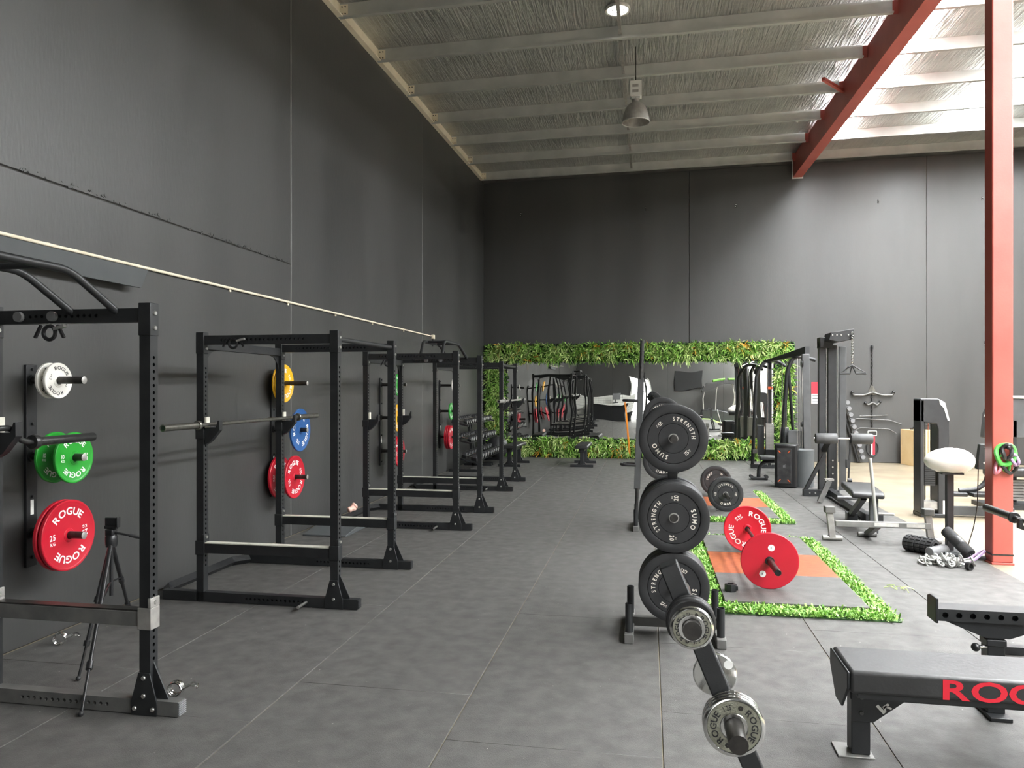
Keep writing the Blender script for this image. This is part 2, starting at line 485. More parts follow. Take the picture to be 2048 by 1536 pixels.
# rear wall (seen in the mirror), solid behind the added fill light
wall_rear = struct(MB().span((XL - 0.2, YR - 0.2, -0.2), (XR + 0.2, YR, 6.8)).build('wall_rear', 'wall_paint'))

# ceiling: foil-faced roof lining
def roofslab(x0, x1, y0, y1, dz0, dz1):
    P = [(x0, y0), (x1, y0), (x1, y1), (x0, y1)]
    vs = [(x, y, zr(x, y) + dz0) for x, y in P] + [(x, y, zr(x, y) + dz1) for x, y in P]
    return MB().add(vs, [(3, 2, 1, 0), (4, 5, 6, 7), (0, 1, 5, 4), (1, 2, 6, 5), (2, 3, 7, 6), (3, 0, 4, 7)])
ceiling = struct(roofslab(XL - 0.25, XR + 0.25, YR - 0.25, YB + 0.25, 0.0, 0.08).build('ceiling', 'foil'))
PY = [9.13 + 1.389 * k for k in range(-9, 7)]
# closing strips along the left wall top, cream painted for warm reflected light
for y0, y1 in zip(PY[:-1], PY[1:]):
    z0 = wtop(XL, y0); z1 = wtop(XL, y1)
    MB().add([(XL - 0.02, y0, z0), (XL + 0.075, y0, z0), (XL + 0.075, y1, z1), (XL - 0.02, y1, z1),
              (XL - 0.02, y0, z0 + 0.02), (XL + 0.075, y0, z0 + 0.02), (XL + 0.075, y1, z1 + 0.02), (XL - 0.02, y1, z1 + 0.02),
              (XL - 0.02, y0, z0 + 0.20), (XL + 0.01, y0, z0 + 0.20), (XL + 0.01, y1, z1 + 0.20), (XL - 0.02, y1, z1 + 0.20),
              (XL + 0.01, y0, z0 + 0.02), (XL + 0.01, y1, z1 + 0.02)],
             [(3, 2, 1, 0), (0, 1, 5, 4), (1, 2, 6, 5), (2, 3, 7, 6), (5, 6, 13, 12), (12, 13, 10, 9), (4, 12, 9, 8)]).build('eave_strip', 'cream_tone', ceiling)
# purlins: zed sections across the hall, in two bays either side of the red beam
def zed():
    t = 0.006
    return [(0, 0), (0, -0.2), (-0.065, -0.2), (-0.065, -0.18), (-0.065 + t, -0.18), (-0.065 + t, -0.2 + t), (-t, -0.2 + t), (-t, 0)]
def purlin_mesh(L):
    mb = MB(); mb.prism([(a, b) for a, b in zed()], 'X', 0, L)
    mb.span((0, -0.003, -0.012), (L, 0.07, 0.0))
    return mb.mesh('purlin')
pmA, pmB = purlin_mesh(7.05), purlin_mesh(7.1)
clm = MB().span((0, -0.012, -0.17), (0.11, -0.006, -0.02))
for dx in (0.03, 0.075):
    for dz in (-0.05, -0.14):
        clm.cyl((dx, -0.02, dz), (dx, -0.01, dz), 0.009, 8, mi=1)
clm = clm.mesh('cleat')
for y in PY:
    for x0, me in ((XL + 0.012, pmA), (3.42, pmB)):
        link('purlin', me, 'galv', ceiling, (x0, y, zr(x0, y) - 0.002), (0, -math.atan(SLX), 0))
    link('purlin_cleat', clm, ['cream_tone', 'joint_dark'], ceiling, (XL + 0.014, y, zr(XL, y)))
    o = MB().span((0, -0.014, -0.2), (0.07, -0.008, -0.02)).build('beam_cleat', 'red_oxide', ceiling, (3.13, y, zr(3.1, y)))
for y0, y1 in zip(PY[6:-1], PY[7:]):
    x = -0.385
    MB().bar((x, y0 + 0.005, zr(x, y0) - 0.10), (x, y1 - 0.07, zr(x, y1) - 0.13), 0.045, 0.05).build('bridging_strut', 'galv_dull', ceiling)
# translucent roof sheets
for x0, x1, kmax in ((3.44, 3.93, 13), (5.82, 6.58, 13), (8.45, 9.2, 13)):
    for k in range(0, kmax + 1):
        y0, y1 = PY[k] + 0.07, PY[k + 1] - 0.006
        roofslab(x0, x1, y0, y1, -0.03, -0.004).build('skylight_sheet', 'sky_sheet', ceiling)
# round daylight vent
vx, vy = -0.40, 9.98
vz = zr(vx, vy)
vent = thing('roof_vent', 'small round daylit vent in the foil roof lining above the lamp', 'roof vent', (vx, vy, vz - 0.03))
MB().lathe([(0.15, 0.03), (0.165, 0.0), (0.16, -0.02), (0.14, -0.015), (0.135, 0.02)], axis='Z', n=32).build('ring', 'label_paper', vent)
vd = MB().lathe([(0.001, 0.0), (0.137, 0.0)], axis='Z', n=32).build('dome', 'day_glass', vent)
vg = MB()
for k in (-0.07, 0.0, 0.07):
    vg.box((k, 0, -0.008), (0.006, 0.26 if k == 0 else 0.22, 0.006)); vg.box((0, k, -0.008), (0.26 if k == 0 else 0.22, 0.006, 0.006))
vg.build('grille', 'galv_dull', vent)

# red steel beam and column
def slope_obj(o):
    o.rotation_euler = (math.atan(SLY), 0, 0)
    return o
yb0 = YR + 0.02
beam = thing('roof_beam', 'long red steel roof beam running to the back wall beside the skylight', 'beam', (3.3, yb0, zr(3.3, yb0) - 0.49), (math.atan(SLY), 0, 0))
L = YB - yb0 + 0.0
MB().span((-0.10, 0, 0), (0.10, L, 0.014)).build('bottom_flange', 'red_oxide', beam)
MB().span((-0.10, 0, 0.458), (0.10, L, 0.472)).build('top_flange', 'red_oxide', beam)  # flange and webs raised to the lining to block skylight spill
MB().span((-0.097, 0, 0.014), (-0.085, L, 0.458)).build('web', 'red_oxide', beam)
MB().span((0.085, 0, 0.014), (0.097, L, 0.458)).build('web', 'red_oxide', beam)
MB().span((-0.12, L - 0.012, -0.03), (0.12, L, 0.44)).build('end_plate', 'label_paper', beam)
MB().bar((-0.09, 16.8, 0.30), (-0.58, 16.05, 0.26), 0.05, 0.05).build('fly_brace', 'red_oxide', beam)
colm = thing('steel_column', 'red square steel column standing on the edge of the rubber mats', 'column', (3.262, 7.81, -0.006))
zc = zr(3.26, 7.8) - 0.49
MB().span((-0.09, -0.085, 0.02), (0.09, 0.085, zc + 0.005)).build('shaft', 'red_oxide', colm, bevel=0.01)
MB().span((-0.097, -0.092, 0), (0.097, 0.092, 0.02)).build('base_plate', 'red_oxide', colm, bevel=0.003)
cb = MB()
MB().span((-0.0912, -0.0862, 0.085), (0.0912, 0.0862, 0.10)).build('dark_band', 'peg_dark', colm)

# ------------------------------------------------------------------ wall mirror and its hedge frame
mir = thing('wall_mirror', 'wide wall mirror made of butted panes inside the green hedge frame', 'mirror', (0, YB, 0))
xs = [-3.35, -2.09, -0.83, 0.43, 1.69, 2.78]
for i, (a, b) in enumerate(zip(xs[:-1], xs[1:])):
    o = MB().span((-(b - a) / 2 + 0.001, -0.012, 0.40), ((b - a) / 2 - 0.001, -0.006, 2.32)).build('mirror_pane', 'mirror', mir, ((a + b) / 2, 0, 0), smooth=False)
    o.rotation_euler = (random.uniform(-0.0006, 0.0006), 0, random.uniform(-0.004, 0.004))
MB().span((-3.37, -0.005, 0.38), (2.80, 0.0, 2.34)).build('backing_board', 'joint_dark', mir)

rng = np.random.default_rng(3)
def hedge(name, label, x0, x1, z0, z1, ntuft, nleaf, y0=YB - 0.03, yb=YB, nor=3):
    V = []; F = []; M = []
    def blade(p, d, side, L, w, mi, droop):
        """a bent pointed leaf of two quads and a tip"""
        o = len(V)
        for t, k in ((0.0, 0.35), (0.45, 1.0), (0.8, 0.6)):
            c = p + d * (L * t) + np.array([0, 0, -droop * L * t * t])
            V.append(c - side * w * k); V.append(c + side * w * k)
        V.append(p + d * L + np.array([0, 0, -droop * L]))
        F.extend([(o, o + 1, o + 3, o + 2), (o + 2, o + 3, o + 5, o + 4), (o + 4, o + 5, o + 6)]); M.extend([mi] * 3)
    def rv():
        v = rng.normal(size=3); return v / np.linalg.norm(v)
    for _ in range(nleaf):
        p = np.array([rng.uniform(x0, x1), y0 + rng.uniform(-0.03, 0.01), rng.uniform(z0, z1)])
        d = rv(); d[1] = -abs(d[1]) * 0.7 - 0.15; d /= np.linalg.norm(d)
        s_ = np.cross(d, rv()); s_ /= np.linalg.norm(s_)
        blade(p, d, s_, rng.uniform(0.05, 0.10), rng.uniform(0.009, 0.018), int(rng.choice([0, 0, 1, 3, 3])), rng.uniform(0, 0.5))  # extra dark leaves paint the shade of gaps in the hedge
    for k in range(ntuft):
        orange = k < nor
        p = np.array([rng.uniform(x0 + 0.04, x1 - 0.04), y0 - rng.uniform(0.01, 0.05), rng.uniform(z0 + 0.04, z1 - 0.02)])
        nb = int(rng.integers(9, 15)); mi = 4 if orange else int(rng.choice([0, 1, 1, 2, 2]))
        Lb = rng.uniform(0.10, 0.20)
        for _b in range(nb):
            d = rv(); d[1] = -abs(d[1]) - 0.25; d[2] += 0.25; d /= np.linalg.norm(d)
            s_ = np.cross(d, rv()); s_ /= np.linalg.norm(s_)
            blade(p, d, s_, Lb * rng.uniform(0.7, 1.15), rng.uniform(0.006, 0.014), mi, rng.uniform(0.1, 0.6))
    me = bpy.data.meshes.new(name); me.from_pydata([tuple(v) for v in V], [], F); me.polygons.foreach_set('material_index', M); me.update()
    root = thing(name, label, 'artificial hedge'); 
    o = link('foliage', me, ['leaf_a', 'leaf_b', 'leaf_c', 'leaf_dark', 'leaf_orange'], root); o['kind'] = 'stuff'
    MB().span((x0, y0, z0), (x1, yb, z1)).build('backing_panel', 'backing', root)
    return root
hedge('artificial_hedge', 'long green artificial hedge strip along the top of the wall mirror', -3.88, 3.22, 2.26, 2.70, 640, 4200, YB - 0.05, nor=26)
hedge('artificial_hedge', 'long green artificial hedge strip between the floor and the wall mirror', -3.88, 3.22, 0.02, 0.46, 640, 4200, YB - 0.05, nor=24)
hedge('artificial_hedge', 'upright green artificial hedge strip in the corner by the dumbbells', -3.88, -3.37, 0.52, 2.18, 170, 1500, YB - 0.05, nor=3)
hedge('artificial_hedge', 'upright green artificial hedge strip behind the cable machine', 2.80, 3.22, 0.52, 2.18, 150, 1300, YB - 0.05, nor=8)

# ------------------------------------------------------------------ things seen in the mirror, behind the camera
cnt = thing('reception_counter', 'white tiled reception wall reflected in the mirror', 'counter', (-2.15, -1.3, 0))
MB().span((-1.45, -0.10, 0), (1.45, 0.0, 1.36)).build('core', 'joint', cnt)
tm = MB().span((0.003, 0, 0.003), (0.287, 0.012, 0.110)).mesh('tile')
for r in range(12):
    for c_ in range(10):
        link('tile', tm, 'tile_white', cnt, (-1.45 + 0.29 * c_, 0.0, 0.113 * r))
dsk = thing('reception_desk', 'black reception desk reflected in front of the white tiled wall', 'desk', (-2.0, -0.85, 0))
MB().span((-0.95, -0.3, 0.0), (0.95, 0.3, 0.98)).build('body', 'plastic_black', dsk, bevel=0.01)
MB().span((-1.0, -0.34, 0.98), (1.0, 0.34, 1.02)).build('top', 'tile_white', dsk, bevel=0.005)
mon = thing('monitor', 'grey screen standing on the black reception desk in the mirror', 'monitor', (-1.55, -0.9, 1.02))
MB().box((0, 0, 0.01), (0.22, 0.16, 0.02)).box((0, 0, 0.1), (0.04, 0.03, 0.18)).build('stand', 'plastic_black', mon)
MB().box((0, 0.02, 0.28), (0.42, 0.03, 0.28)).build('screen', 'plastic_grey', mon, bevel=0.005)
bn = thing('waste_bin', 'black tapered waste bin beside the reception desk in the mirror', 'bin', (-0.78, -0.9, 0))
MB().lathe([(0.001, 0.0), (0.13, 0.0), (0.165, 0.55), (0.17, 0.56), (0.155, 0.56), (0.125, 0.02), (0.001, 0.02)], axis='Z', n=24).build('body', 'plastic_black', bn)
dr = struct(MB().span((-1.0, YR, 0.02), (0.05, YR + 0.03, 2.15)).build('door_1', 'day_glass'))
MB().span((-1.07, YR, 0.0), (-1.0, YR + 0.05, 2.22)).build('door_frame', 'tile_white', dr)
MB().span((0.05, YR, 0.0), (0.12, YR + 0.05, 2.22)).build('door_frame', 'tile_white', dr)
tv = thing('television', 'large black television on the dark wall reflected in the mirror', 'television', (1.85, YR, 1.62))
MB().span((-0.62, 0.03, 0), (0.62, 0.07, 0.9)).build('casing', 'plastic_black', tv, bevel=0.006)
MB().span((-0.1, 0.0, 0.3), (0.1, 0.03, 0.6)).build('bracket', 'steel_black', tv)
MB().span((-0.6, 0.07, 0.02), (0.6, 0.072, 0.88)).build('screen', 'joint_dark', tv)
bth = thing('display_stand', 'black stand with a curved roof and green cushions reflected in the mirror', 'stand', (3.6, -2.4, 0))
MB().prism([(-1.2, 0.0), (1.2, 0.0), (1.2, 0.55), (-1.2, 0.55)], 'Y', -0.4, 0.4).build('body', 'steel_black', bth, bevel=0.05)
MB().prism([(-1.25, 1.55), (-0.9, 1.9), (0.0, 2.0), (0.9, 1.95), (1.25, 1.75), (1.2, 1.6), (0.0, 1.8), (-1.2, 1.45)], 'Y', -0.5, 0.5).build('roof', 'vinyl_black', bth)
for px in (-1.1, -0.4, 0.4, 1.1):
    MB().cyl((px, 0.35, 0.5), (px, 0.35, 1.75), 0.03, 8).build('post', 'galv_dull', bth)
for px in (-0.3, 0.6):
    MB().box((px, 0, 2.05), (0.75, 0.5, 0.12)).build('cushion', 'leaf_a', bth, bevel=0.03)
MB().span((-1.25, -0.5, 0.0), (1.25, 0.9, 0.03)).build('base_mat', 'grass_b', bth)

# ================================================================== WEIGHT PLATES
def ring_profile(R, t, rim, dish, hub, hole):
    """closed profile: front (−y) with raised rim, dished web and hub; flat back"""
    h = t / 2; e = min(0.004, t * 0.2)
    return [(hole, -h), (hub, -h), (hub + 0.004, -h + dish), (R - rim - 0.006, -h + dish), (R - rim, -h + e * 0.3), (R - rim + 0.003, -h),
            (R - e, -h), (R, -h + e), (R, h - e), (R - e, h), (hole, h)]
PLATE = {}
def plate_meshes(kind):
    if kind in PLATE:
        return PLATE[kind]
    body = MB(); lets = []; extra = None
    def word(fn, txt, *a, **k):
        mb = MB(); fn(mb, txt, *a, **k); lets.append(('weight_number' if txt[0].isdigit() else 'lettering', mb.mesh('lettering', smooth=False, fix=False)))
    if kind.startswith('disc'):
        num = kind[4:]
        R, t, m = {'25': (0.225, 0.027, 'plate_red'), '20': (0.225, 0.0225, 'plate_blue'), '15': (0.20, 0.021, 'plate_yellow'),
                   '10': (0.1625, 0.021, 'plate_green'), '5': (0.114, 0.0215, 'plate_white')}[num]
        body.lathe(ring_profile(R, t, 0.016 if num != '5' else 0.006, 0.004, 0.040, 0.0255), n=72, closed=True)
        yf = -t / 2 + 0.004 - 0.0012
        lm = 'print_black' if num == '5' else 'print_white'
        k = R / 0.225
        rt = 0.155 * k if num != '5' else 0.083
        sz = 0.047 * k if num != '5' else 0.023
        for a in (PI / 2, -PI / 2):
            word(text_arc, 'ROGUE', rt, sz, a, yf, wide=1.62, gap=0.14)
        n_ = {'5': '2'}.get(num, num)
        word(text_flat, n_, -0.135 * k, 0.014 * k, 0.036 * k, yf, 1.2)
        word(text_flat, 'KG', -0.135 * k, -0.026 * k, 0.020 * k, yf, 1.3)
        word(text_flat, n_, 0.135 * k, -0.014 * k, 0.036 * k, yf, 1.2, rot=PI)
        word(text_flat, 'KG', 0.135 * k, 0.026 * k, 0.020 * k, yf, 1.3, rot=PI)
        ex = MB().lathe([(0.0255, -t / 2 - 0.002), (0.034, -t / 2 - 0.002), (0.036, -t / 2 + 0.001), (0.0255, -t / 2 + 0.001)], n=32, closed=True)
        extra = ('hub', ex, m)
    elif kind.startswith('bump'):
        num = kind[4:]
        R = 0.225; t = {'20': 0.075, '10': 0.050, '15': 0.062, '5': 0.03}[num]; h = t / 2
        body.lathe([(0.0255, -h + 0.004), (0.095, -h + 0.004), (0.097, -h + 0.008), (0.099, -h + 0.004), (0.163, -h + 0.004), (0.166, -h + 0.009), (0.169, -h + 0.002),
                    (0.176, -h), (R - 0.008, -h), (R - 0.002, -h + 0.003), (R, -h + 0.009), (R, h - 0.009), (R - 0.002, h - 0.003), (R - 0.008, h), (0.0255, h)], n=72, closed=True)
        m = 'rubber_black'; lm = 'print_cream'; yf = -h + 0.0034
        word(text_arc, 'STRENGTH', 0.131, 0.026, PI / 2, yf, wide=1.12, gap=0.40)
        word(text_arc, 'SUMO', 0.131, 0.030, -PI / 2, yf, wide=1.25, gap=0.42)
        for s_, r_ in ((1, 0.0), (-1, PI)):
            word(text_flat, num, s_ * 0.128, -s_ * 0.006, 0.028, yf, 1.15, rot=r_)
            word(text_flat, 'KG', s_ * 0.130, s_ * 0.018, 0.009, yf, 1.15, rot=r_)
        ex = MB().lathe([(0.0255, -h - 0.001), (0.031, -h - 0.001), (0.033, -h + 0.005), (0.0255, -h + 0.005)], n=32, closed=True)
        extra = ('hub', ex, 'galv_dull')
    elif kind.startswith('chg'):
        num = kind[3:]
        R, t = {'1.25': (0.080, 0.014), '0.25': (0.0565, 0.012), '2.5': (0.066, 0.020), 'plain': (0.0600, 0.013)}[num]; h = t / 2
        body.lathe([(0.0255, -h), (0.034, -h), (0.036, -h + 0.002), (R * 0.86, -h + 0.002), (R * 0.88, -h), (R - 0.003, -h + 0.001), (R, -h + 0.004), (R, h - 0.003), (R - 0.003, h), (0.0255, h)], n=64, closed=True)
        m = 'vinyl_black' if num == '2.5' else 'chrome'; lm = 'print_black'
        yf = -h + 0.0012
        if num in ('1.25', '0.25'):
            k = R / 0.08
            for a in (PI * 1.0, 0.0):
                word(text_arc, 'ROGUE', 0.0535 * k, 0.017 * k, a, yf - 0.001, wide=1.5, gap=0.12)
            word(text_arc, num, 0.052 * k, 0.013 * k, PI / 2 + 0.25, yf - 0.001, 0.9)
            word(text_arc, num, 0.052 * k, 0.013 * k, -PI / 2 + 0.25, yf - 0.001, 0.9)
            ex = MB().lathe([(0.037, -h + 0.001), (R * 0.855, -h + 0.001)], n=48)
            extra = ('cast_face', ex, 'cast_metal')
    PLATE[kind] = (body.mesh('plate_body'), m, lets, lm,
                   (extra[0], extra[1].mesh(extra[0]), extra[2]) if extra else None, t)
    return PLATE[kind]

def plate(kind, loc, label, rz=0.0, roll=0.0, name='weight_plate', group=None):
    bm_, m, lt, lm, ex, t = plate_meshes(kind)
    o = link(name, bm_, m, None, loc, (0, roll, rz))
    tag(o, label, 'weight plate', group)
    for nm_, me_ in lt:
        link(nm_, me_, lm, o)
    if ex:
        link(ex[0], ex[1], ex[2], o)
        if ex[0] == 'cast_face':
            R_ = bm_.vertices[0].co.length if False else {'chg1.25': 0.080, 'chg0.25': 0.0565}[kind]
            for a in (PI / 2 - 0.42, -PI / 2 - 0.42):
                bolt(o, (R_ * 0.66 * math.cos(a), -t / 2 + 0.0008, R_ * 0.66 * math.sin(a)), 'Y', -1, R_ * 0.085, 0.0006, 'peg_dark', 'drilled_hole')
    return o

# ================================================================== BARBELLS (axis along local Y, centre at origin)
def barbell(label, loc, length=2.2, shaft_r=0.0145, slv_r=0.025, m='bar_steel', rz=0.0, slv=0.415, tilt=0.0):
    t = thing('barbell', label, 'barbell', loc, (tilt, 0, rz))
    h = length / 2; a = h - slv
    MB().cyl((0, -a, 0), (0, a, 0), shaft_r, 16).build('shaft', m, t)
    for q in (-1, 1):
        kn = MB().cyl((0, q * 0.24, 0), (0, q * 0.60, 0), shaft_r + 0.0012, 16)
        kn.build('knurled_grip', m, t)
        s_ = MB().lathe([(0.001, q * (a + 0.03)), (slv_r, q * (a + 0.03)), (slv_r, q * (h - 0.002)), (slv_r - 0.002, q * h), (slv_r - 0.006, q * h), (slv_r - 0.007, q * (h - 0.008)), (0.001, q * (h - 0.008))], n=24)
        s_.build('sleeve', m, t)
        MB().lathe([(0.001, q * a), (0.033, q * a), (0.036, q * (a + 0.004)), (0.036, q * (a + 0.026)), (0.033, q * (a + 0.03)), (0.001, q * (a + 0.03))], n=24).build('collar', m, t)
        MB().cyl((0, q * (h - 0.009), 0), (0, q * (h - 0.005), 0), slv_r - 0.009, 16).build('end_cap', 'plastic_black', t)
    return t

# ================================================================== POWER RACKS
RH = 2.075; UW = 0.06; HS = 0.0355; HR = 0.0092
def holed_upright():
    """square tube with a row of round holes through the two faces that look along X"""
    mb = MB(); w = UW / 2; z0, z1 = 0.26, 0.26 + 44 * HS
    for y in (-w, w):                      # plain faces
        mb.add([(-w, y, 0), (w, y, 0), (w, y, RH), (-w, y, RH)], [(0, 1, 2, 3)])
    mb.add([(-w, -w, RH), (w, -w, RH), (w, w, RH), (-w, w, RH)], [(0, 1, 2, 3)])
    n = 12
    for x, ix in ((-w, 0.004), (w, -0.004)):
        for a, b in ((0, z0), (z1, RH)):
            mb.add([(x, -w, a), (x, w, a), (x, w, b), (x, -w, b)], [(0, 1, 2, 3)])
        for k in range(44):
            c = z0 + (k + 0.5) * HS; lo, hi = c - HS / 2, c + HS / 2
            sq = []; rg = []; rn = []
            for j in range(n):
                a = 2 * PI * (j + 0.5) / n; ca, sa = math.cos(a), math.sin(a)
                rg.append((x, HR * ca, c + HR * sa)); rn.append((x + ix, HR * ca, c + HR * sa))
                s_ = 1 / max(abs(ca) / w, abs(sa) / (HS / 2))
                sq.append((x, ca * s_, c + sa * s_))
            o = len(mb.v); mb.v += sq + rg + rn + [(x, -w, lo), (x, w, lo), (x, w, hi), (x, -w, hi)]
            cq = {(-1, -1): o + 3 * n, (1, -1): o + 3 * n + 1, (1, 1): o + 3 * n + 2, (-1, 1): o + 3 * n + 3}
            for j in range(n):
                j2 = (j + 1) % n
                mb.f.append((o + j, o + j2, o + n + j2, o + n + j)); mb.m.append(0)
                mb.f.append((o + n + j, o + n + j2, o + 2 * n + j2, o + 2 * n + j)); mb.m.append(0)
                p, q = sq[j], sq[j2]                       # fill the square's corner
                pe, qe = abs(abs(p[1]) - w) < 1e-6, abs(abs(q[1]) - w) < 1e-6
                if pe != qe:
                    sy = 1 if (p[1] + q[1]) > 0 else -1; sz_ = 1 if (p[2] + q[2]) / 2 > c else -1
                    mb.f.append((o + j, cq[(sy, sz_)], o + j2)); mb.m.append(0)
    return mb.mesh('upright', smooth=False)
UPR = holed_upright()

def holed_beam(x0, x1, h0, h1, xs, x_e, y_face, back):
    """beam along X from x0 to x1, z from h0 to h1; blind holes on the −Y face between xs and x_e"""
    mb = MB(); zc = (h0 + h1) / 2; hh = (h1 - h0) / 2; n = 12; r = 0.0095; y = y_face
    N = int((x_e - xs) / HS)
    mb.add([(x0, back, h0), (x1, back, h0), (x1, back, h1), (x0, back, h1)], [(0, 1, 2, 3)])
    mb.add([(x0, y, h0), (x1, y, h0), (x1, back, h0), (x0, back, h0)], [(0, 1, 2, 3)])
    mb.add([(x0, y, h1), (x1, y, h1), (x1, back, h1), (x0, back, h1)], [(0, 1, 2, 3)])
    for x in (x0, x1):
        mb.add([(x, y, h0), (x, back, h0), (x, back, h1), (x, y, h1)], [(0, 1, 2, 3)])
    xe_ = xs + N * HS
    for a, b in ((x0, xs), (xe_, x1)):
        mb.add([(a, y, h0), (b, y, h0), (b, y, h1), (a, y, h1)], [(0, 1, 2, 3)])
    for k in range(N):
        c = xs + (k + 0.5) * HS
        lo, hi = c - HS / 2, c + HS / 2
        o = len(mb.v); sq = []; rg = []; rn = []
        for j in range(n):
            a = 2 * PI * (j + 0.5) / n; ca, sa = math.cos(a), math.sin(a)
            rg.append((c + r * ca, y, zc + r * sa)); rn.append((c + r * ca, y + 0.02, zc + r * sa))
            s_ = 1 / max(abs(ca) / (HS / 2), abs(sa) / hh)
            sq.append((c + ca * s_, y, zc + sa * s_))
        mb.v += sq + rg + rn + [(lo, y, h0), (hi, y, h0), (hi, y, h1), (lo, y, h1)]
        cq = {(-1, -1): o + 3 * n, (1, -1): o + 3 * n + 1, (1, 1): o + 3 * n + 2, (-1, 1): o + 3 * n + 3}
        for j in range(n):
            j2 = (j + 1) % n
            mb.f.append((o + j, o + j2, o + n + j2, o + n + j)); mb.m.append(0)
            mb.f.append((o + n + j, o + n + j2, o + 2 * n + j2, o + 2 * n + j)); mb.m.append(0)
            p, q = sq[j], sq[j2]
            pe, qe = abs(abs(p[2] - zc) - hh) < 1e-6, abs(abs(q[2] - zc) - hh) < 1e-6
            if pe != qe:
                sx = 1 if (p[0] + q[0]) / 2 > c else -1; sz_ = 1 if (p[2] + q[2]) / 2 > zc else -1
                mb.f.append((o + j, cq[(sx, sz_)], o + j2)); mb.m.append(0)
        mb.f.append(tuple(o + 2 * n + j for j in range(n))); mb.m.append(1)
    return mb

RW = 1.25
def multi_grip(root, yspan, RD):
    """raised multi-grip pull-up bars over the rack"""
    for x, z in ((RD - 0.19, 2.215), (RD - 0.45, 2.215)):
        pts = fillet([(x + 0.02, 0.0, 2.03), (x - 0.03, 0.28, z), (x - 0.03, yspan - 0.28, z), (x + 0.02, yspan, 2.03)], 0.07)
        MB().tube(pts, 0.019, 12).build('grip_bar', 'steel_black', root)
    for y in (0.42, yspan - 0.42):
        MB().cyl((RD - 0.22, y, 2.215), (RD - 0.48, y, 2.215), 0.016, 10).build('cross_grip', 'steel_black', root)

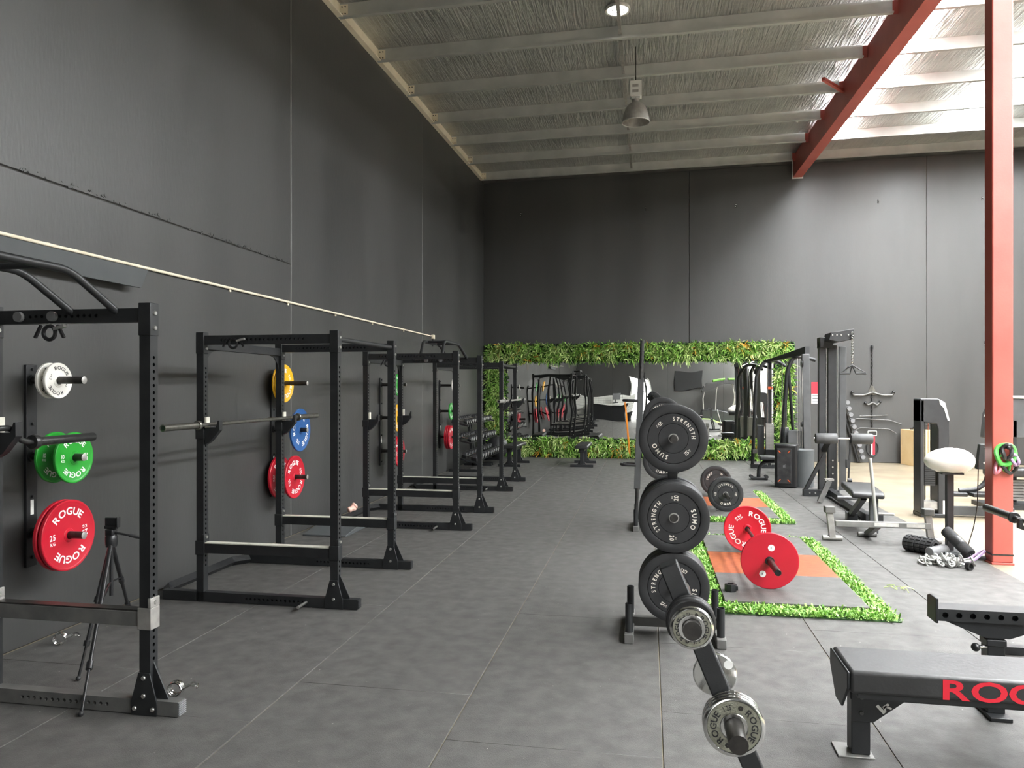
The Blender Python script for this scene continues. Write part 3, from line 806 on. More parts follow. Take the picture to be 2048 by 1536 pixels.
def rack(label, y0, top='tube', safeties=(), jcups=(), pin_side=(), base='steel_black', xo=-3.46, safe_z=0.45, grey_safety=False, RD=1.10):
    r = thing('power_rack', label, 'power rack', (xo, y0, 0), group='power racks along the dark wall')
    for ix, x in enumerate((0.0, RD)):
        for iy, y in enumerate((0.0, RW)):
            u = link('upright', UPR, 'steel_black', r, (x, y, 0.0))
            br = MB().span((-0.034, -0.034, 1.915), (0.034, 0.034, RH + 0.006)).build('corner_bracket', 'steel_black', u, bevel=0.003)
            for z in (1.955, 2.03):
                for q in (-1, 1):
                    bolt(u, (q * 0.034, 0, z), 'X', q)
    bm = base
    for iy, y in enumerate((0.0, RW)):
        w = 0.03
        fb = holed_beam(-0.32, RD + 0.185, 0.004, 0.076, RD - 0.73, RD - 0.17, y - w, y + w).build('foot_beam', [bm, 'joint_dark'], r, smooth=False)
        ec = MB()
        for k in range(7):
            ec.span((RD + 0.185, y - w + 0.001, 0.008 + k * 0.0097), (RD + 0.192, y + w - 0.001, 0.008 + k * 0.0097 + 0.006))
        ec.build('ribbed_end_cap', 'plastic_grey' if bm != 'steel_black' else 'steel_black', fb)
        for q in (-1, 1):
            yy = y + q * (w + 0.004)
            gp = MB().prism([(RD - 0.072, 0.0), (RD + 0.072, 0.0), (RD + 0.072, 0.07), (RD + 0.032, 0.215), (RD - 0.032, 0.215), (RD - 0.072, 0.07)], 'Y', yy - 0.004, yy + 0.004).build('foot_gusset', 'steel_black', r, bevel=0.0015, seg=1)
            for bx, bz in ((0, 0.19), (0, 0.10), (-0.05, 0.035), (0.05, 0.035)) if bm != 'steel_black' else ((0, 0.185), (0, 0.075)):
                bolt(gp, (RD + bx, yy + q * 0.004, bz), 'Y', q)
        tg_ = MB().prism([(RD + 0.03, 0.076), (RD + 0.115, 0.076), (RD + 0.03, 0.26)], 'Y', y - 0.004, y + 0.004).build('brace_plate', 'steel_black', r)
        # side beam at the top
        tb = holed_beam(0.034, RD - 0.034, 1.985, 2.055, 0.16, RD - 0.23, y - 0.025, y + 0.025).build('top_beam', ['steel_black', 'plastic_grey'], r, smooth=False)
    # rear stabiliser close to the wall, with mitred corners
    MB().tube([(-0.30, 0.03, 0.04), (-0.40, 0.16, 0.04), (-0.40, RW - 0.16, 0.04), (-0.30, RW - 0.03, 0.04)], 0.042, 4).build('rear_stabiliser', 'steel_black', r, smooth=False)
    # cross member with curved gussets on the wall side, pull-up bar on the aisle side
    MB().span((-0.025, 0.034, 1.95), (0.025, RW - 0.034, 2.02)).build('rear_cross_member', 'steel_black', r, bevel=0.003)
    for q, y in ((1, 0.032), (-1, RW - 0.032)):
        pts = [(y, 1.95), (y + q * 0.16, 1.95)] + [(y + q * (0.16 - 0.16 * math.sin(a)), 1.79 + 0.16 * math.cos(a)) for a in (0.5, 1.0, 1.4)] + [(y, 1.79)]
        MB().prism(pts, 'X', -0.004, 0.004).build('curved_gusset', 'steel_black', r)
    if top == 'tube':
        MB().cyl((RD, 0.03, 2.02), (RD, RW - 0.03, 2.02), 0.019, 14).build('pull_up_bar', 'steel_black', r)
    else:
        multi_grip(r, RW, RD)
        for x in (RD - 0.73, RD - 0.53):
            MB().cyl((x, RW - 0.025, 2.02), (x, RW - 0.045, 2.02), 0.026, 20).build('cap_disc', 'plastic_grey', r)
    for y, q in safeties:
        m1 = 'steel_mid_grey' if grey_safety else 'steel_black'
        sf = MB().span((0.032, y - 0.03, safe_z - 0.075), (RD - 0.032, y + 0.03, safe_z)).build('safety_beam', m1, r, bevel=0.003)
        MB().span((0.04, y - 0.028, safe_z), (RD - 0.04, y + 0.028, safe_z + 0.008)).build('top_strip', 'peg_dark' if grey_safety else 'strip_white', sf)
        for x in (0.0, RD):
            MB().span((x - 0.038, y - 0.036, safe_z - 0.09), (x + 0.038, y + 0.036, safe_z + 0.02)).build('clamp', 'galv_dull' if grey_safety else 'steel_black', sf, bevel=0.003)
            MB().span((x + 0.02, y - 0.036, safe_z + 0.02), (x + 0.038, y + 0.036, safe_z + 0.07)).build('clamp_tab', 'galv_dull' if grey_safety else 'steel_black', sf, bevel=0.003)
            MB().lathe([(0.001, 0.045), (0.010, 0.045), (0.012, 0.04), (0.012, 0.036), (0.001, 0.036)], c=(x, y, safe_z + 0.045), axis='X', n=10).build('bolt', 'bolt', sf)
    for x, y, z, q in jcups:            # q: +1 the hook points to the aisle
        j = MB().span((x - 0.036, y - 0.036, z - 0.11), (x + 0.036, y + 0.036, z - 0.03)).build('j_cup', 'steel_black', r, bevel=0.003)
        MB().prism([(x + q * 0.036, z - 0.10), (x + q * 0.036, z - 0.02), (x + q * 0.125, z - 0.02), (x + q * 0.145, z + 0.035), (x + q * 0.160, z + 0.035), (x + q * 0.160, z - 0.04), (x + q * 0.08, z - 0.13), (x + q * 0.036, z - 0.155)], 'Y', y - 0.022, y + 0.022).build('hook', 'steel_black', j, bevel=0.002)
        MB().span((x + q * 0.036, y - 0.024, z - 0.02), (x + q * 0.05, y + 0.024, z + 0.06)).build('guard', 'strip_white' if q > 0 else 'steel_black', j)
    for y in pin_side:
        MB().cyl((0.88, y - 0.032, 0.04), (0.88, y - 0.17, 0.04), 0.011, 12).build('band_peg', 'bolt', r)
    return r

r1 = rack('black power rack cropped by the photo edge, with pale grey base beam and tripod inside', 3.42 - RW, 'grip', safeties=((RW, 1),), jcups=((0.0, RW, 1.435, 1),), base='steel_mid_grey', xo=-3.42, safe_z=0.52, grey_safety=True, RD=0.92)  # grey base and safety beams paint in the light on black steel
r2 = rack('black power rack holding a bare barbell in front of the yellow and blue plates', 5.30, 'tube', safeties=((0.0, 1), (RW, 1)), jcups=((0.0, 0.0, 1.365, 1), (0.0, RW, 1.365, 1)), pin_side=(0.0,), xo=-3.41)
r3 = rack('black power rack with a raised multi-grip top and empty hooks, third along the wall', 8.46, 'grip', safeties=((0.0, 1), (RW, 1)), jcups=((0.0, 0.0, 1.30, 1), (0.0, RW, 1.30, 1)), pin_side=(0.0,), xo=-3.30)
r4 = rack('black power rack farthest along the wall, nearest the mirror', 11.80, 'tube', jcups=((1.10, 0.0, 1.44, 1), (1.10, RW, 1.44, 1)), pin_side=(0.0,), xo=-3.42)

# small hardware hanging from the first racks' top beams
def clip_cluster(label, loc, cat='collar clips'):
    t = thing('collar_clip', label, 'clip', loc)
    MB().tube(arc((0, 0, -0.05), 0.035, 0, 2 * PI, 20, 'XZ')[:-1], 0.010, 8, closed=True).build('clip_body', 'plastic_black', t)
    MB().bar((0.03, 0, -0.03), (0.10, -0.01, -0.015), 0.02, 0.016).build('lever', 'bolt', t)
    for s_ in (-1, 1):
        MB().bar((s_ * 0.05, 0, -0.01), (s_ * 0.085, 0, -0.075), 0.014, 0.012).build('handle', 'plastic_black', t)
    return t
clip_cluster('black collar clip hooked under the top beam of the nearest rack', (-3.05, 3.39, 1.985))
clip_cluster('black collar clip hooked on the top beam of the barbell rack', (-3.13, 5.27, 2.04))
clip_cluster('black collar clip hooked on the top beam of the third rack', (-3.02, 8.43, 1.99))

# ------------------------------------------------------------------ bars in the racks
bar2 = barbell('bare steel barbell resting in the rack in front of the blue plate', (-3.32, 5.92, 1.37), length=2.46, slv=0.43)
bar4 = barbell('bare barbell resting on the outer hooks of the farthest rack', (-2.225, 12.32, 1.445), m='galv_dull', length=2.42, slv=0.43)
# cambered bar in the nearest rack: the sleeve hangs below the shaft
cb = thing('cambered_bar', 'cambered bar with a low dark sleeve above the green plates', 'barbell', (-3.31, 2.82, 1.44))
MB().tube(fillet([(0, -0.72, -0.085), (0, -0.66, -0.075), (0, -0.585, 0.0), (0, 0.60, 0.0), (0, 0.665, -0.075), (0, 0.74, -0.085)], 0.035), 0.0155, 14).build('shaft', 'bar_dark', cb)
for q in (-1, 1):
    MB().lathe([(0.001, q * 0.735), (0.038, q * 0.735), (0.040, q * 0.74), (0.040, q * 0.765), (0.038, q * 0.77), (0.001, q * 0.77)], c=(0, 0, -0.085), n=24).build('collar', 'bar_dark', cb)
    MB().lathe([(0.001, q * 0.76), (0.025, q * 0.76), (0.025, q * 1.195), (0.022, q * 1.20), (0.001, q * 1.20)], c=(0, 0, -0.085), n=24).build('sleeve', 'bar_dark', cb)

# ================================================================== WALL PLATE STORAGE
def wall_pegs(label, y, zs=(1.70, 1.21, 0.715)):
    t = thing('plate_storage_bracket', label, 'plate storage', (XL, y, 0))
    MB().span((0, -0.042, 0.50), (0.022, 0.042, 1.80)).build('wall_strip', 'steel_black', t, bevel=0.003)
    for z in zs:
        p = MB().cyl((0.022, 0, z), (0.405, 0, z), 0.0235, 20).build('peg', 'peg_dark', t)
        MB().lathe([(0.001, 0.408), (0.017, 0.408), (0.0235, 0.405)], c=(0, 0, z), axis='X', n=20).build('end_disc', 'galv_dull', p)
        MB().cyl((0.022, 0, z), (0.034, 0, z), 0.035, 20).build('flange', 'steel_black', p)
    for z in (1.77, 1.42, 0.95, 0.56):
        bolt(t, (0.022, 0, z), 'X', 1, 0.010, 0.014, 'steel_black')
    MB().span((0.0221, -0.012, 0.835), (0.0228, 0.014, 0.93)).build('sticker', 'label_paper', t)
    return t
WY = [4.20, 7.37, 10.63, 13.85]
where = ['nearest rack', 'barbell rack', 'third rack', 'farthest rack']
for y, w in zip(WY, where):
    wall_pegs('black wall strip with three plate pegs behind the ' + w, y)
RZ = PI / 2
def wp(kind, y, x, z, label, roll=0.0):
    return plate(kind, (x, y, z), label, RZ, roll)
Z1, Z2, Z3 = 1.697, 1.207, 0.712
wp('disc5', WY[0], -3.775, Z1, 'small white plate nearest the wall on the top peg of the nearest rack', 0.2)
wp('disc5', WY[0], -3.718, Z1, 'small white plate with black lettering, outermost on its peg', 0.35)
wp('disc10', WY[0], -3.735, Z2, 'green plate half hidden behind another green plate, nearest rack', 0.1)
wp('disc10', WY[0], -3.602, Z2, 'green plate hanging outermost beneath the cambered bar sleeve', 0.03)
wp('disc25', WY[0], -3.685, Z3, 'red plate nearest the wall behind the tripod', 0.0)
wp('disc25', WY[0], -3.645, Z3, 'large red plate outermost on the low peg beside the tripod', -0.06)
wp('disc15', WY[1], -3.815, Z1, 'yellow plate nearest the wall behind the barbell rack', 0.4)
wp('disc15', WY[1], -3.788, Z1, 'yellow plate outermost on its peg behind the barbell rack', -0.55)
wp('disc20', WY[1], -3.610, Z2, 'blue plate on the middle peg behind the barbell', -1.05)
wp('disc25', WY[1], -3.845, Z3, 'red plate nearest the wall under the yellow plate', 0.0)
wp('disc25', WY[1], -3.675, Z3, 'red plate outermost on the low peg under the blue plate', -0.35)
wp('disc10', WY[2], -3.655, Z1, 'green plate glimpsed between uprights on the top peg', 0.3)
wp('disc15', WY[2], -3.655, Z2, 'yellow plate glimpsed between uprights on the middle peg', 0.3)
wp('disc25', WY[2], -3.700, Z3, 'red plate nearest the wall glimpsed behind the third rack', 0.2)
wp('disc25', WY[2], -3.635, Z3, 'red plate glimpsed edge-on between the third rack uprights', -0.2)
wp('disc5', WY[3], -3.660, Z1, 'small white plate on the top peg behind the farthest rack', 0.2)
wp('disc10', WY[3], -3.700, Z2, 'green plate alone on its peg behind the farthest rack', 0.2)
wp('disc25', WY[3], -3.770, Z3, 'red plate nearest the wall beside the dumbbells', 0.2)
wp('disc25', WY[3], -3.735, Z3, 'red plate between two others beside the dumbbells', 0.1)
wp('disc25', WY[3], -3.700, Z3, 'red plate outermost on the peg beside the dumbbells', 0.0)

# ------------------------------------------------------------------ conduit and grey board high on the wall
cd = thing('conduit_pipe', 'thin cream conduit pipe running along the dark wall', 'pipe', (XL, 0, 0))
MB().cyl((0.016, 0.5, 2.60), (0.016, 13.32, 2.60), 0.0125, 10).build('pipe', 'cream_tone', cd)
for y in (4.35, 5.24, 6.55, 7.72, 9.0, 10.3, 11.7):
    MB().span((0, y - 0.012, 2.566), (0.012, y + 0.012, 2.615)).build('saddle_clip', 'cream_tone', cd)
MB().span((0, 13.30, 2.555), (0.045, 13.40, 2.63)).build('junction_box', 'cream_tone', cd, bevel=0.004)
MB().cyl((0.016, 13.35, 2.42), (0.016, 13.35, 2.555), 0.008, 8).build('drop_cable', 'joint_dark', cd)
gb = thing('wall_board', 'long flat grey board mounted under the conduit above the nearest rack', 'board', (XL, 0, 0))
MB().add([(0.07, 2.6, 2.42), (0.095, 2.6, 2.42), (0.125, 2.6, 2.56), (0.10, 2.6, 2.56), (0.07, 5.16, 2.42), (0.095, 5.16, 2.42), (0.125, 5.20, 2.56), (0.10, 5.20, 2.56)],
         [(0, 1, 2, 3), (7, 6, 5, 4), (0, 4, 5, 1), (1, 5, 6, 2), (2, 6, 7, 3), (3, 7, 4, 0)]).build('board', 'panel_grey', gb)
for y in (2.9, 3.9, 4.9):
    MB().span((0, y - 0.02, 2.47), (0.085, y + 0.02, 2.50)).build('bracket', 'steel_black', gb)

# ------------------------------------------------------------------ camera tripod
tp = thing('camera_tripod', 'black camera tripod with a phone clamp inside the nearest rack', 'tripod', (-3.15, 3.95, 0))
hub = Vector((0.0, 0.02, 0.735))
feet = [Vector((-2.80 + 3.15, 3.31 - 3.95, 0.0)), Vector((-3.164 + 3.15, 3.72 - 3.95, 0.0)), Vector((-3.56 + 3.15, 4.70 - 3.95, 0.0))]
for f_ in feet:
    d = (f_ - hub)
    for q, (a, b, r_) in enumerate(((0.0, 0.45, 0.0125), (0.40, 0.75, 0.010), (0.72, 0.985, 0.0075))):
        MB().cyl(hub + d * a, hub + d * b, r_, 10).build('leg_section', 'plastic_black', tp)
    for a in (0.43, 0.74):
        MB().cyl(hub + d * (a - 0.02), hub + d * (a + 0.02), 0.017, 10).build('leg_lock', 'plastic_black', tp)
    MB().ball(hub + d * 0.985 + Vector((0, 0, 0.002)), 0.014, 10, 6).build('foot', 'rubber_black', tp)
    MB().cyl(hub + Vector((0, 0, -0.24)), hub + d * 0.40, 0.005, 6).build('spreader', 'plastic_black', tp)
MB().cyl(hub + Vector((0, 0, -0.32)), hub + Vector((0, 0, 0.06)), 0.011, 12).build('centre_column', 'plastic_black', tp)
MB().lathe([(0.001, -0.03), (0.03, -0.03), (0.034, -0.01), (0.034, 0.03), (0.02, 0.05), (0.001, 0.05)], c=hub, axis='Z', n=16).build('collar', 'plastic_black', tp)
MB().box(hub + Vector((0, 0, 0.055)), (0.05, 0.05, 0.04)).build('pan_head', 'plastic_black', tp, bevel=0.006)
ph = MB().cyl(hub + Vector((0.02, 0, 0.055)), hub + Vector((0.16, 0.05, 0.02)), 0.007, 8).build('pan_handle', 'plastic_black', tp)
MB().cyl(hub + Vector((0.10, 0.03, 0.036)), hub + Vector((0.185, 0.055, 0.014)), 0.011, 10).build('grip', 'foam_black', ph)
pc = MB().box(hub + Vector((0.0, 0, 0.085)), (0.08, 0.025, 0.02)).build('phone_clamp', 'plastic_black', tp, bevel=0.004)
MB().box(hub + Vector((0.005, 0.0, 0.118)), (0.085, 0.018, 0.05)).build('phone_holder', 'plastic_black', tp, bevel=0.004)
MB().box(hub + Vector((0.05, -0.005, 0.118)), (0.010, 0.03, 0.06)).build('holder_jaw', 'plastic_black', tp, bevel=0.003)

# ------------------------------------------------------------------ chrome spring collars, wedge, towel
def spring_collar(label, loc, rz):
    t = thing('spring_collar', label, 'bar collar', loc, rz)
    t.scale = (1.3, 1.3, 1.3)
    pts = []
    for i in range(61):
        a = 2 * PI * i / 20 * 1.0
        pts.append((0.028 * math.cos(a), -0.02 + 0.014 * i / 20, 0.032 + 0.028 * math.sin(a)))
    MB().tube(pts, 0.004, 6).build('coil', 'chrome', t)
    for y, s_ in ((-0.02, 1), (0.022, -1)):
        MB().tube([(0.028, y, 0.032), (0.065, y, 0.05), (0.085, y + 0.01 * s_, 0.045), (0.088, y + 0.03 * s_, 0.035)], 0.004, 6).build('handle', 'chrome', t)
    return t
spring_collar('chrome spring collar lying on the floor by the wall', (-3.72, 4.22, 0.0), 0.4)
spring_collar('chrome spring collar lying on the floor at the nearest rack foot', (-2.49, 3.63, 0.0), 0.2)
wd = thing('slant_board', 'low grey wedge board lying against the wall behind the barbell rack', 'wedge', (-3.56, 7.82, 0))
for x0, x1 in ((-0.24, 0.10), (0.108, 0.27)):
    MB().prism([(0.0, 0.0), (0.62, 0.0), (0.62, 0.095), (0.0, 0.018)], 'X', x0, x1).build('ramp_section', 'panel_grey', wd, bevel=0.004)
tw = thing('crumpled_towel', 'crumpled pale pink towel lying on the rack base by the wall', 'towel', (-3.70, 8.98, 0.085))
m_ = MB().ball((0, 0, 0.035), 0.05, 24, 14, sc=(0.8, 2.4, 0.8)); m_.ball((0.01, 0.05, 0.065), 0.045, 18, 10, sc=(1, 0.9, 0.8))
m_.v = [(x + 0.008 * math.sin(40 * y), y + 0.01 * math.sin(50 * z), max(0.0, z + 0.008 * math.sin(60 * x + 35 * y))) for x, y, z in m_.v]
m_.build('cloth', 'pink_towel', tw)

# ================================================================== LIFTING PLATFORMS WITH GRASS EDGING
def grass_strip(label, x0, x1, y0, y1, n, tall=0.05, seed=1, name='grass_strip'):
    r = np.random.default_rng(seed)
    V = []; F = []; M = []
    for _ in range(n):
        p = np.array([r.uniform(x0, x1), r.uniform(y0, y1), r.uniform(0.0, 0.012)])
        a = r.uniform(0, 2 * PI); t = r.uniform(0.3, 1.2)
        d = np.array([math.cos(a) * math.sin(t), math.sin(a) * math.sin(t), math.cos(t)])
        s_ = np.array([-math.sin(a + r.uniform(-.6, .6)), math.cos(a), 0.0]); s_ /= np.linalg.norm(s_)
        L_ = tall * r.uniform(0.5, 1.15); w = r.uniform(0.004, 0.009)
        o = len(V)
        V += [p - s_ * w * .5, p + s_ * w * .5, p + d * L_ * .6 + s_ * w, p + d * L_ * .6 - s_ * w, p + d * L_ + np.array([0, 0, -0.012])]
        F += [(o, o + 1, o + 2, o + 3), (o + 3, o + 2, o + 4)]; k = int(r.choice([0, 0, 1, 2])); M += [k, k]
    me = bpy.data.meshes.new(name); me.from_pydata([tuple(v) for v in V], [], F); me.polygons.foreach_set('material_index', M); me.update()
    root = thing(name, label, 'artificial grass')
    o = link('blades', me, ['grass_a', 'grass_b', 'leaf_a'], root); o['kind'] = 'stuff'
    MB().span((x0, y0, 0.0), (x1, y1, 0.008)).build('turf_base', 'leaf_dark', root)

PT = 0.04
def platform(label, x0, x1, y0, y1, w0, w1):
    t = thing('lifting_platform', label, 'platform', ((x0 + x1) / 2, y0, 0))
    hw = (x1 - x0) / 2
    for a, b, nm, m in ((0, w0 - y0 - 0.003, 'rubber_section', 'rubber'), (w0 - y0, w1 - y0, 'wood_section', 'wood_orange'), (w1 - y0 + 0.003, y1 - y0, 'rubber_section', 'rubber')):
        MB().span((-hw, a, 0.0), (hw, b, PT if 'wood' not in nm else PT - 0.002)).build(nm, m, t, bevel=0.003)
    return t
platform('near lifting platform with an orange wooden centre under the red-plated barbell', 0.57, 1.60, 5.88, 8.50, 6.77, 7.63)
platform('far lifting platform with an orange wooden centre under the black-plated barbell', 0.57, 1.60, 9.74, 12.30, 10.58, 11.46)
grass_strip('green artificial grass strip along the front of the near platform', 0.43, 1.75, 5.67, 5.87, 2600, 0.06, 1)
grass_strip('green artificial grass strip between the near platform and the plate tree', 0.43, 0.56, 5.875, 8.52, 2800, 0.06, 2)
grass_strip('green artificial grass strip on the rower side of the near platform', 1.61, 1.75, 5.875, 8.52, 2800, 0.06, 3)
grass_strip('thin artificial grass strip along the back of the near platform', 0.50, 1.70, 8.53, 8.62, 450, 0.05, 4)
grass_strip('green artificial grass strip along the front of the far platform', 0.43, 1.75, 9.52, 9.73, 1900, 0.06, 5)
grass_strip('green artificial grass strip on the speaker side of the far platform', 1.61, 1.75, 9.74, 12.32, 2300, 0.06, 6)
grass_strip('green artificial grass strip between the far platform and the aisle', 0.43, 0.56, 9.74, 12.32, 2000, 0.06, 7)
tf = thing('grass_scrap', 'loose wisp of dried artificial grass lying on the mats', 'grass scrap', (2.02, 6.62, 0))
for k in range(7):
    a = random.uniform(0, 6.3); p = Vector((random.uniform(-.05, .05), random.uniform(-.04, .04), 0.004))
    MB().tube([p, p + Vector((math.cos(a) * .05, math.sin(a) * .05, 0.02)), p + Vector((math.cos(a) * .1, math.sin(a) * .1, 0.004))], 0.003, 4).build('blade', 'leaf_c', tf)

ZB = PT + 0.225
bar_a = barbell('barbell loaded with red plates lying on the near platform', (0.955, 6.98, ZB), m='peg_dark')
plate('disc25', (0.955, 7.672, ZB), 'lettered red plate on the far end of the platform barbell', 0, 0.95)
pb = plate('disc25', (0.955, 6.288, ZB), 'red plate showing its plain flat back with two round stickers', PI, 0.0)
for x, z in ((-0.012, 0.105), (0.055, -0.105)):
    st = MB().cyl((x, 0.0135, z), (x, 0.0142, z), 0.026, 24).build('round_sticker', 'print_white', pb)
    text_flat(MB(), 'kg', -x, z, 0.014, 0, 0.9)
    tm_ = MB(); text_flat(tm_, 'R', 0, 0, 0.018, 0, 1.1)
    tm_.build('sticker_print', 'panel_grey', st, (x, 0.0146, z), (0, 0, PI), smooth=False, fix=False)
bar_b = barbell('barbell loaded with black bumper plates lying on the far platform', (0.99, 10.86, ZB), m='peg_dark')
plate('bump15', (0.99, 10.15, ZB), 'black bumper plate on the near end of the far platform barbell', 0, 0.0, 'bumper_plate')
plate('bump15', (0.99, 11.57, ZB), 'black bumper plate on the far end of the far platform barbell', 0, 2.2, 'bumper_plate')
hx = thing('barbell_collar', 'black clamp collar standing on the front corner of the near platform', 'bar collar', (0.64, 6.16, PT))
MB().lathe([(0.027, 0.0), (0.044, 0.0), (0.046, 0.01), (0.046, 0.05), (0.044, 0.058), (0.027, 0.058)], axis='Z', n=8, closed=True).build('ring', 'plastic_black', hx)
MB().box((0.04, -0.015, 0.03), (0.03, 0.03, 0.035)).build('latch', 'plastic_black', hx, bevel=0.004)

# ================================================================== PLATE TREES
def plate_tree(label, x, y):
    t = thing('plate_tree', label, 'plate tree', (x, y, 0))
    MB().span((-0.0325, -0.0325, 0.06), (0.0325, 0.0325, 1.42)).build('post', 'steel_black', t, bevel=0.004)
    MB().span((-0.30, -0.03, 0.035), (0.31, 0.03, 0.095)).build('base_cross_tube', 'steel_mid_grey', t, bevel=0.004)
    for q in (-0.285, 0.295):
        rl = MB().span((q - 0.03, -0.30, 0.0), (q + 0.03, 0.30, 0.06)).build('base_rail', 'steel_mid_grey', t, bevel=0.004)
        for yy in (-0.235, 0.20):
            MB().lathe([(0.021, 0.06), (0.025, 0.06), (0.025, 0.245), (0.021, 0.245)], c=(q, yy, 0), axis='Z', n=20, closed=True).build('bar_holder', 'steel_black', t)
        MB().prism([(-0.12, 0.06), (0.12, 0.06), (0.0, 0.13)], 'X', q - 0.004, q + 0.004).build('rail_gusset', 'steel_black', rl)
    for z in (1.32, 0.82, 0.37):
        for s_ in (-1, 1):
            p = MB().cyl((0, s_ * 0.0325, z), (0, s_ * 0.30, z), 0.0235, 20).build('peg', 'peg_dark', t)
            MB().cyl((0, s_ * 0.0325, z), (0, s_ * 0.042, z), 0.036, 20).build('peg_flange', 'steel_black', p)
    return t
TX, TY = 0.160, 5.19
plate_tree('near black plate tree loaded with bumper plates in front of the platform', TX, TY)
zt = {0: 1.318, 1: 0.818, 2: 0.368}
def tp_(kind, k, yy, label, roll, ty=TY):
    return plate(kind, (TX, ty + yy, zt[k]), label, 0, roll, 'bumper_plate')
tp_('bump10', 0, -0.075, 'black bumper plate hidden behind the top one on the near plate tree', 0.4)
tp_('bump10', 0, -0.128, 'black bumper plate facing outward at the top of the near plate tree', 0.78)
tp_('bump20', 1, -0.090, 'black bumper plate nearest the post on the middle peg of the near tree', 0.2)
tp_('bump20', 1, -0.170, 'black bumper plate second from the front on the middle peg, near tree', 1.0)
tp_('bump20', 1, -0.250, 'black bumper plate facing outward in the middle of the near plate tree', -1.52)
tp_('bump20', 2, -0.090, 'black bumper plate nearest the post on the low peg of the near tree', 0.2)
tp_('bump20', 2, -0.170, 'black bumper plate second from the front on the low peg, near tree', 1.0)
tp_('bump15', 2, -0.242, 'black bumper plate facing outward at the bottom of the near plate tree', -1.05)
tp_('bump20', 0, 0.090, 'black bumper plate on the far side of the near tree, top peg', 0.2)
tp_('bump20', 1, 0.090, 'black bumper plate on the far side of the near tree, middle peg', 0.2)
TY2 = 9.02
plate_tree('far black plate tree holding an upright bar, behind the near one', TX - 0.02, TY2)
tp_('bump10', 0, -0.075, 'black bumper plate at the top of the far plate tree, nearest its post', 0.1, TY2)
tp_('bump10', 0, -0.128, 'black bumper plate second at the top of the far plate tree', 0.3, TY2)
tp_('bump10', 0, -0.181, 'black bumper plate facing outward at the top of the far plate tree', -0.1, TY2)
tp_('bump20', 1, -0.090, 'black bumper plate in the middle of the far tree, nearest its post', 0.1, TY2)
tp_('bump20', 1, -0.170, 'black bumper plate second in the middle of the far plate tree', 0.1, TY2)
tp_('bump20', 1, -0.250, 'black bumper plate facing outward in the middle of the far tree', 0.1, TY2)
tp_('bump20', 2, -0.090, 'black bumper plate at the bottom of the far plate tree', 0.1, TY2)
# multi-grip bar standing upright in the far tree's holder, with a band hung on it
ub = thing('multi_grip_bar', 'grey multi-grip bar standing upright in the far plate tree', 'barbell', (TX - 0.02 - 0.285, TY2 - 0.235, 0.062), (0, 0.035, 0))
MB().cyl((0, 0, 0.0), (0, 0, 0.42), 0.0195, 18).build('lower_sleeve', 'bar_dark', ub)
MB().span((-0.036, -0.024, 0.42), (0.036, 0.024, 1.70)).build('frame_tube', 'machine_grey', ub, bevel=0.004)
MB().cyl((0, 0, 1.70), (0, 0, 2.14), 0.0245, 18).build('upper_sleeve', 'bar_dark', ub)
for z in (0.42, 1.69, 2.0):
    MB().cyl((0, 0, z), (0, 0, z + 0.012), 0.031, 18).build('sleeve_ring', 'bar_dark', ub)
for z in (0.70, 1.44):
    MB().tube(fillet([(-0.02, -0.06, z), (-0.19, -0.06, z), (-0.19, 0.10, z), (-0.02, 0.10, z)], 0.06), 0.016, 12).build('loop_handle', 'rubber_black', ub)
ob = thing('resistance_band', 'orange resistance band hanging from the upright bar', 'resistance band', (TX - 0.02 - 0.285 - 0.13, TY2 - 0.235, 0))
MB().tube([(0.0, 0.0, 1.485), (0.012, 0.0, 1.40), (0.05, 0.01, 0.92), (0.065, 0.01, 0.86), (0.062, 0.02, 0.92), (0.02, 0.02, 1.40), (0.012, 0.02, 1.485)], 0.005, 6, closed=True).build('band_loop', 'band_orange', ob)

# ================================================================== LEANING STAND WITH CHANGE PLATES (foreground)
YS = 2.13
cs = thing('change_plate_stand', 'slanted black post in the foreground carrying small chrome plates', 'plate stand', (0.0, YS, 0))
top_, bot_ = Vector((0.053, 0, 1.162)), Vector((0.5355, 0, 0.0))
MB().bar(top_, bot_ + Vector((0, 0, 0.0)), 0.052, 0.052, up=(0, 1, 0)).build('slanted_post', 'steel_black', cs, bevel=0.004)
MB().span((0.30, -0.16, 0.0), (0.80, -0.10, 0.05)).build('foot', 'steel_black', cs, bevel=0.004)
MB().span((0.30, 0.10, 0.0), (0.80, 0.16, 0.05)).build('foot', 'steel_black', cs, bevel=0.004)
MB().span((0.50, -0.12, 0.0), (0.58, 0.12, 0.05)).build('foot_tie', 'steel_black', cs, bevel=0.004)
def on_post(z):
    k = (top_.z - z) / (top_.z - bot_.z); return top_.x + (bot_.x - top_.x) * k
for z, s_, L_ in ((1.021, -1, 0.115), (0.754, -1, 0.155), (0.850, 1, 0.11), (1.06, 1, 0.10)):
    p = MB().cyl((on_post(z), s_ * 0.024, z), (on_post(z), s_ * (0.024 + L_), z), 0.0245, 28).build('peg', 'peg_dark', cs)
def cp(kind, z, yy, label, rz=0.0, roll=0.0):
    return plate(kind, (on_post(z), YS + yy, z), label, rz, roll, 'change_plate')
cp('chg2.5', 1.021, -0.040, 'small black plate nearest the slanted post on its upper peg', 0, 0)
cp('chg2.5', 1.021, -0.063, 'small black plate between its twin and the chrome one, upper peg', 0, 0.3)
cp('chg0.25', 1.021, -0.110, 'smallest chrome plate flush with the upper peg end of the slanted post', 0, -0.1)
cp('chg1.25', 0.754, -0.035, 'chrome plate nearest the slanted post on the lower peg', 0, 0.5)
cp('chg1.25', 0.754, -0.052, 'chrome plate in the middle of three on the lower peg', 0, 0.2)
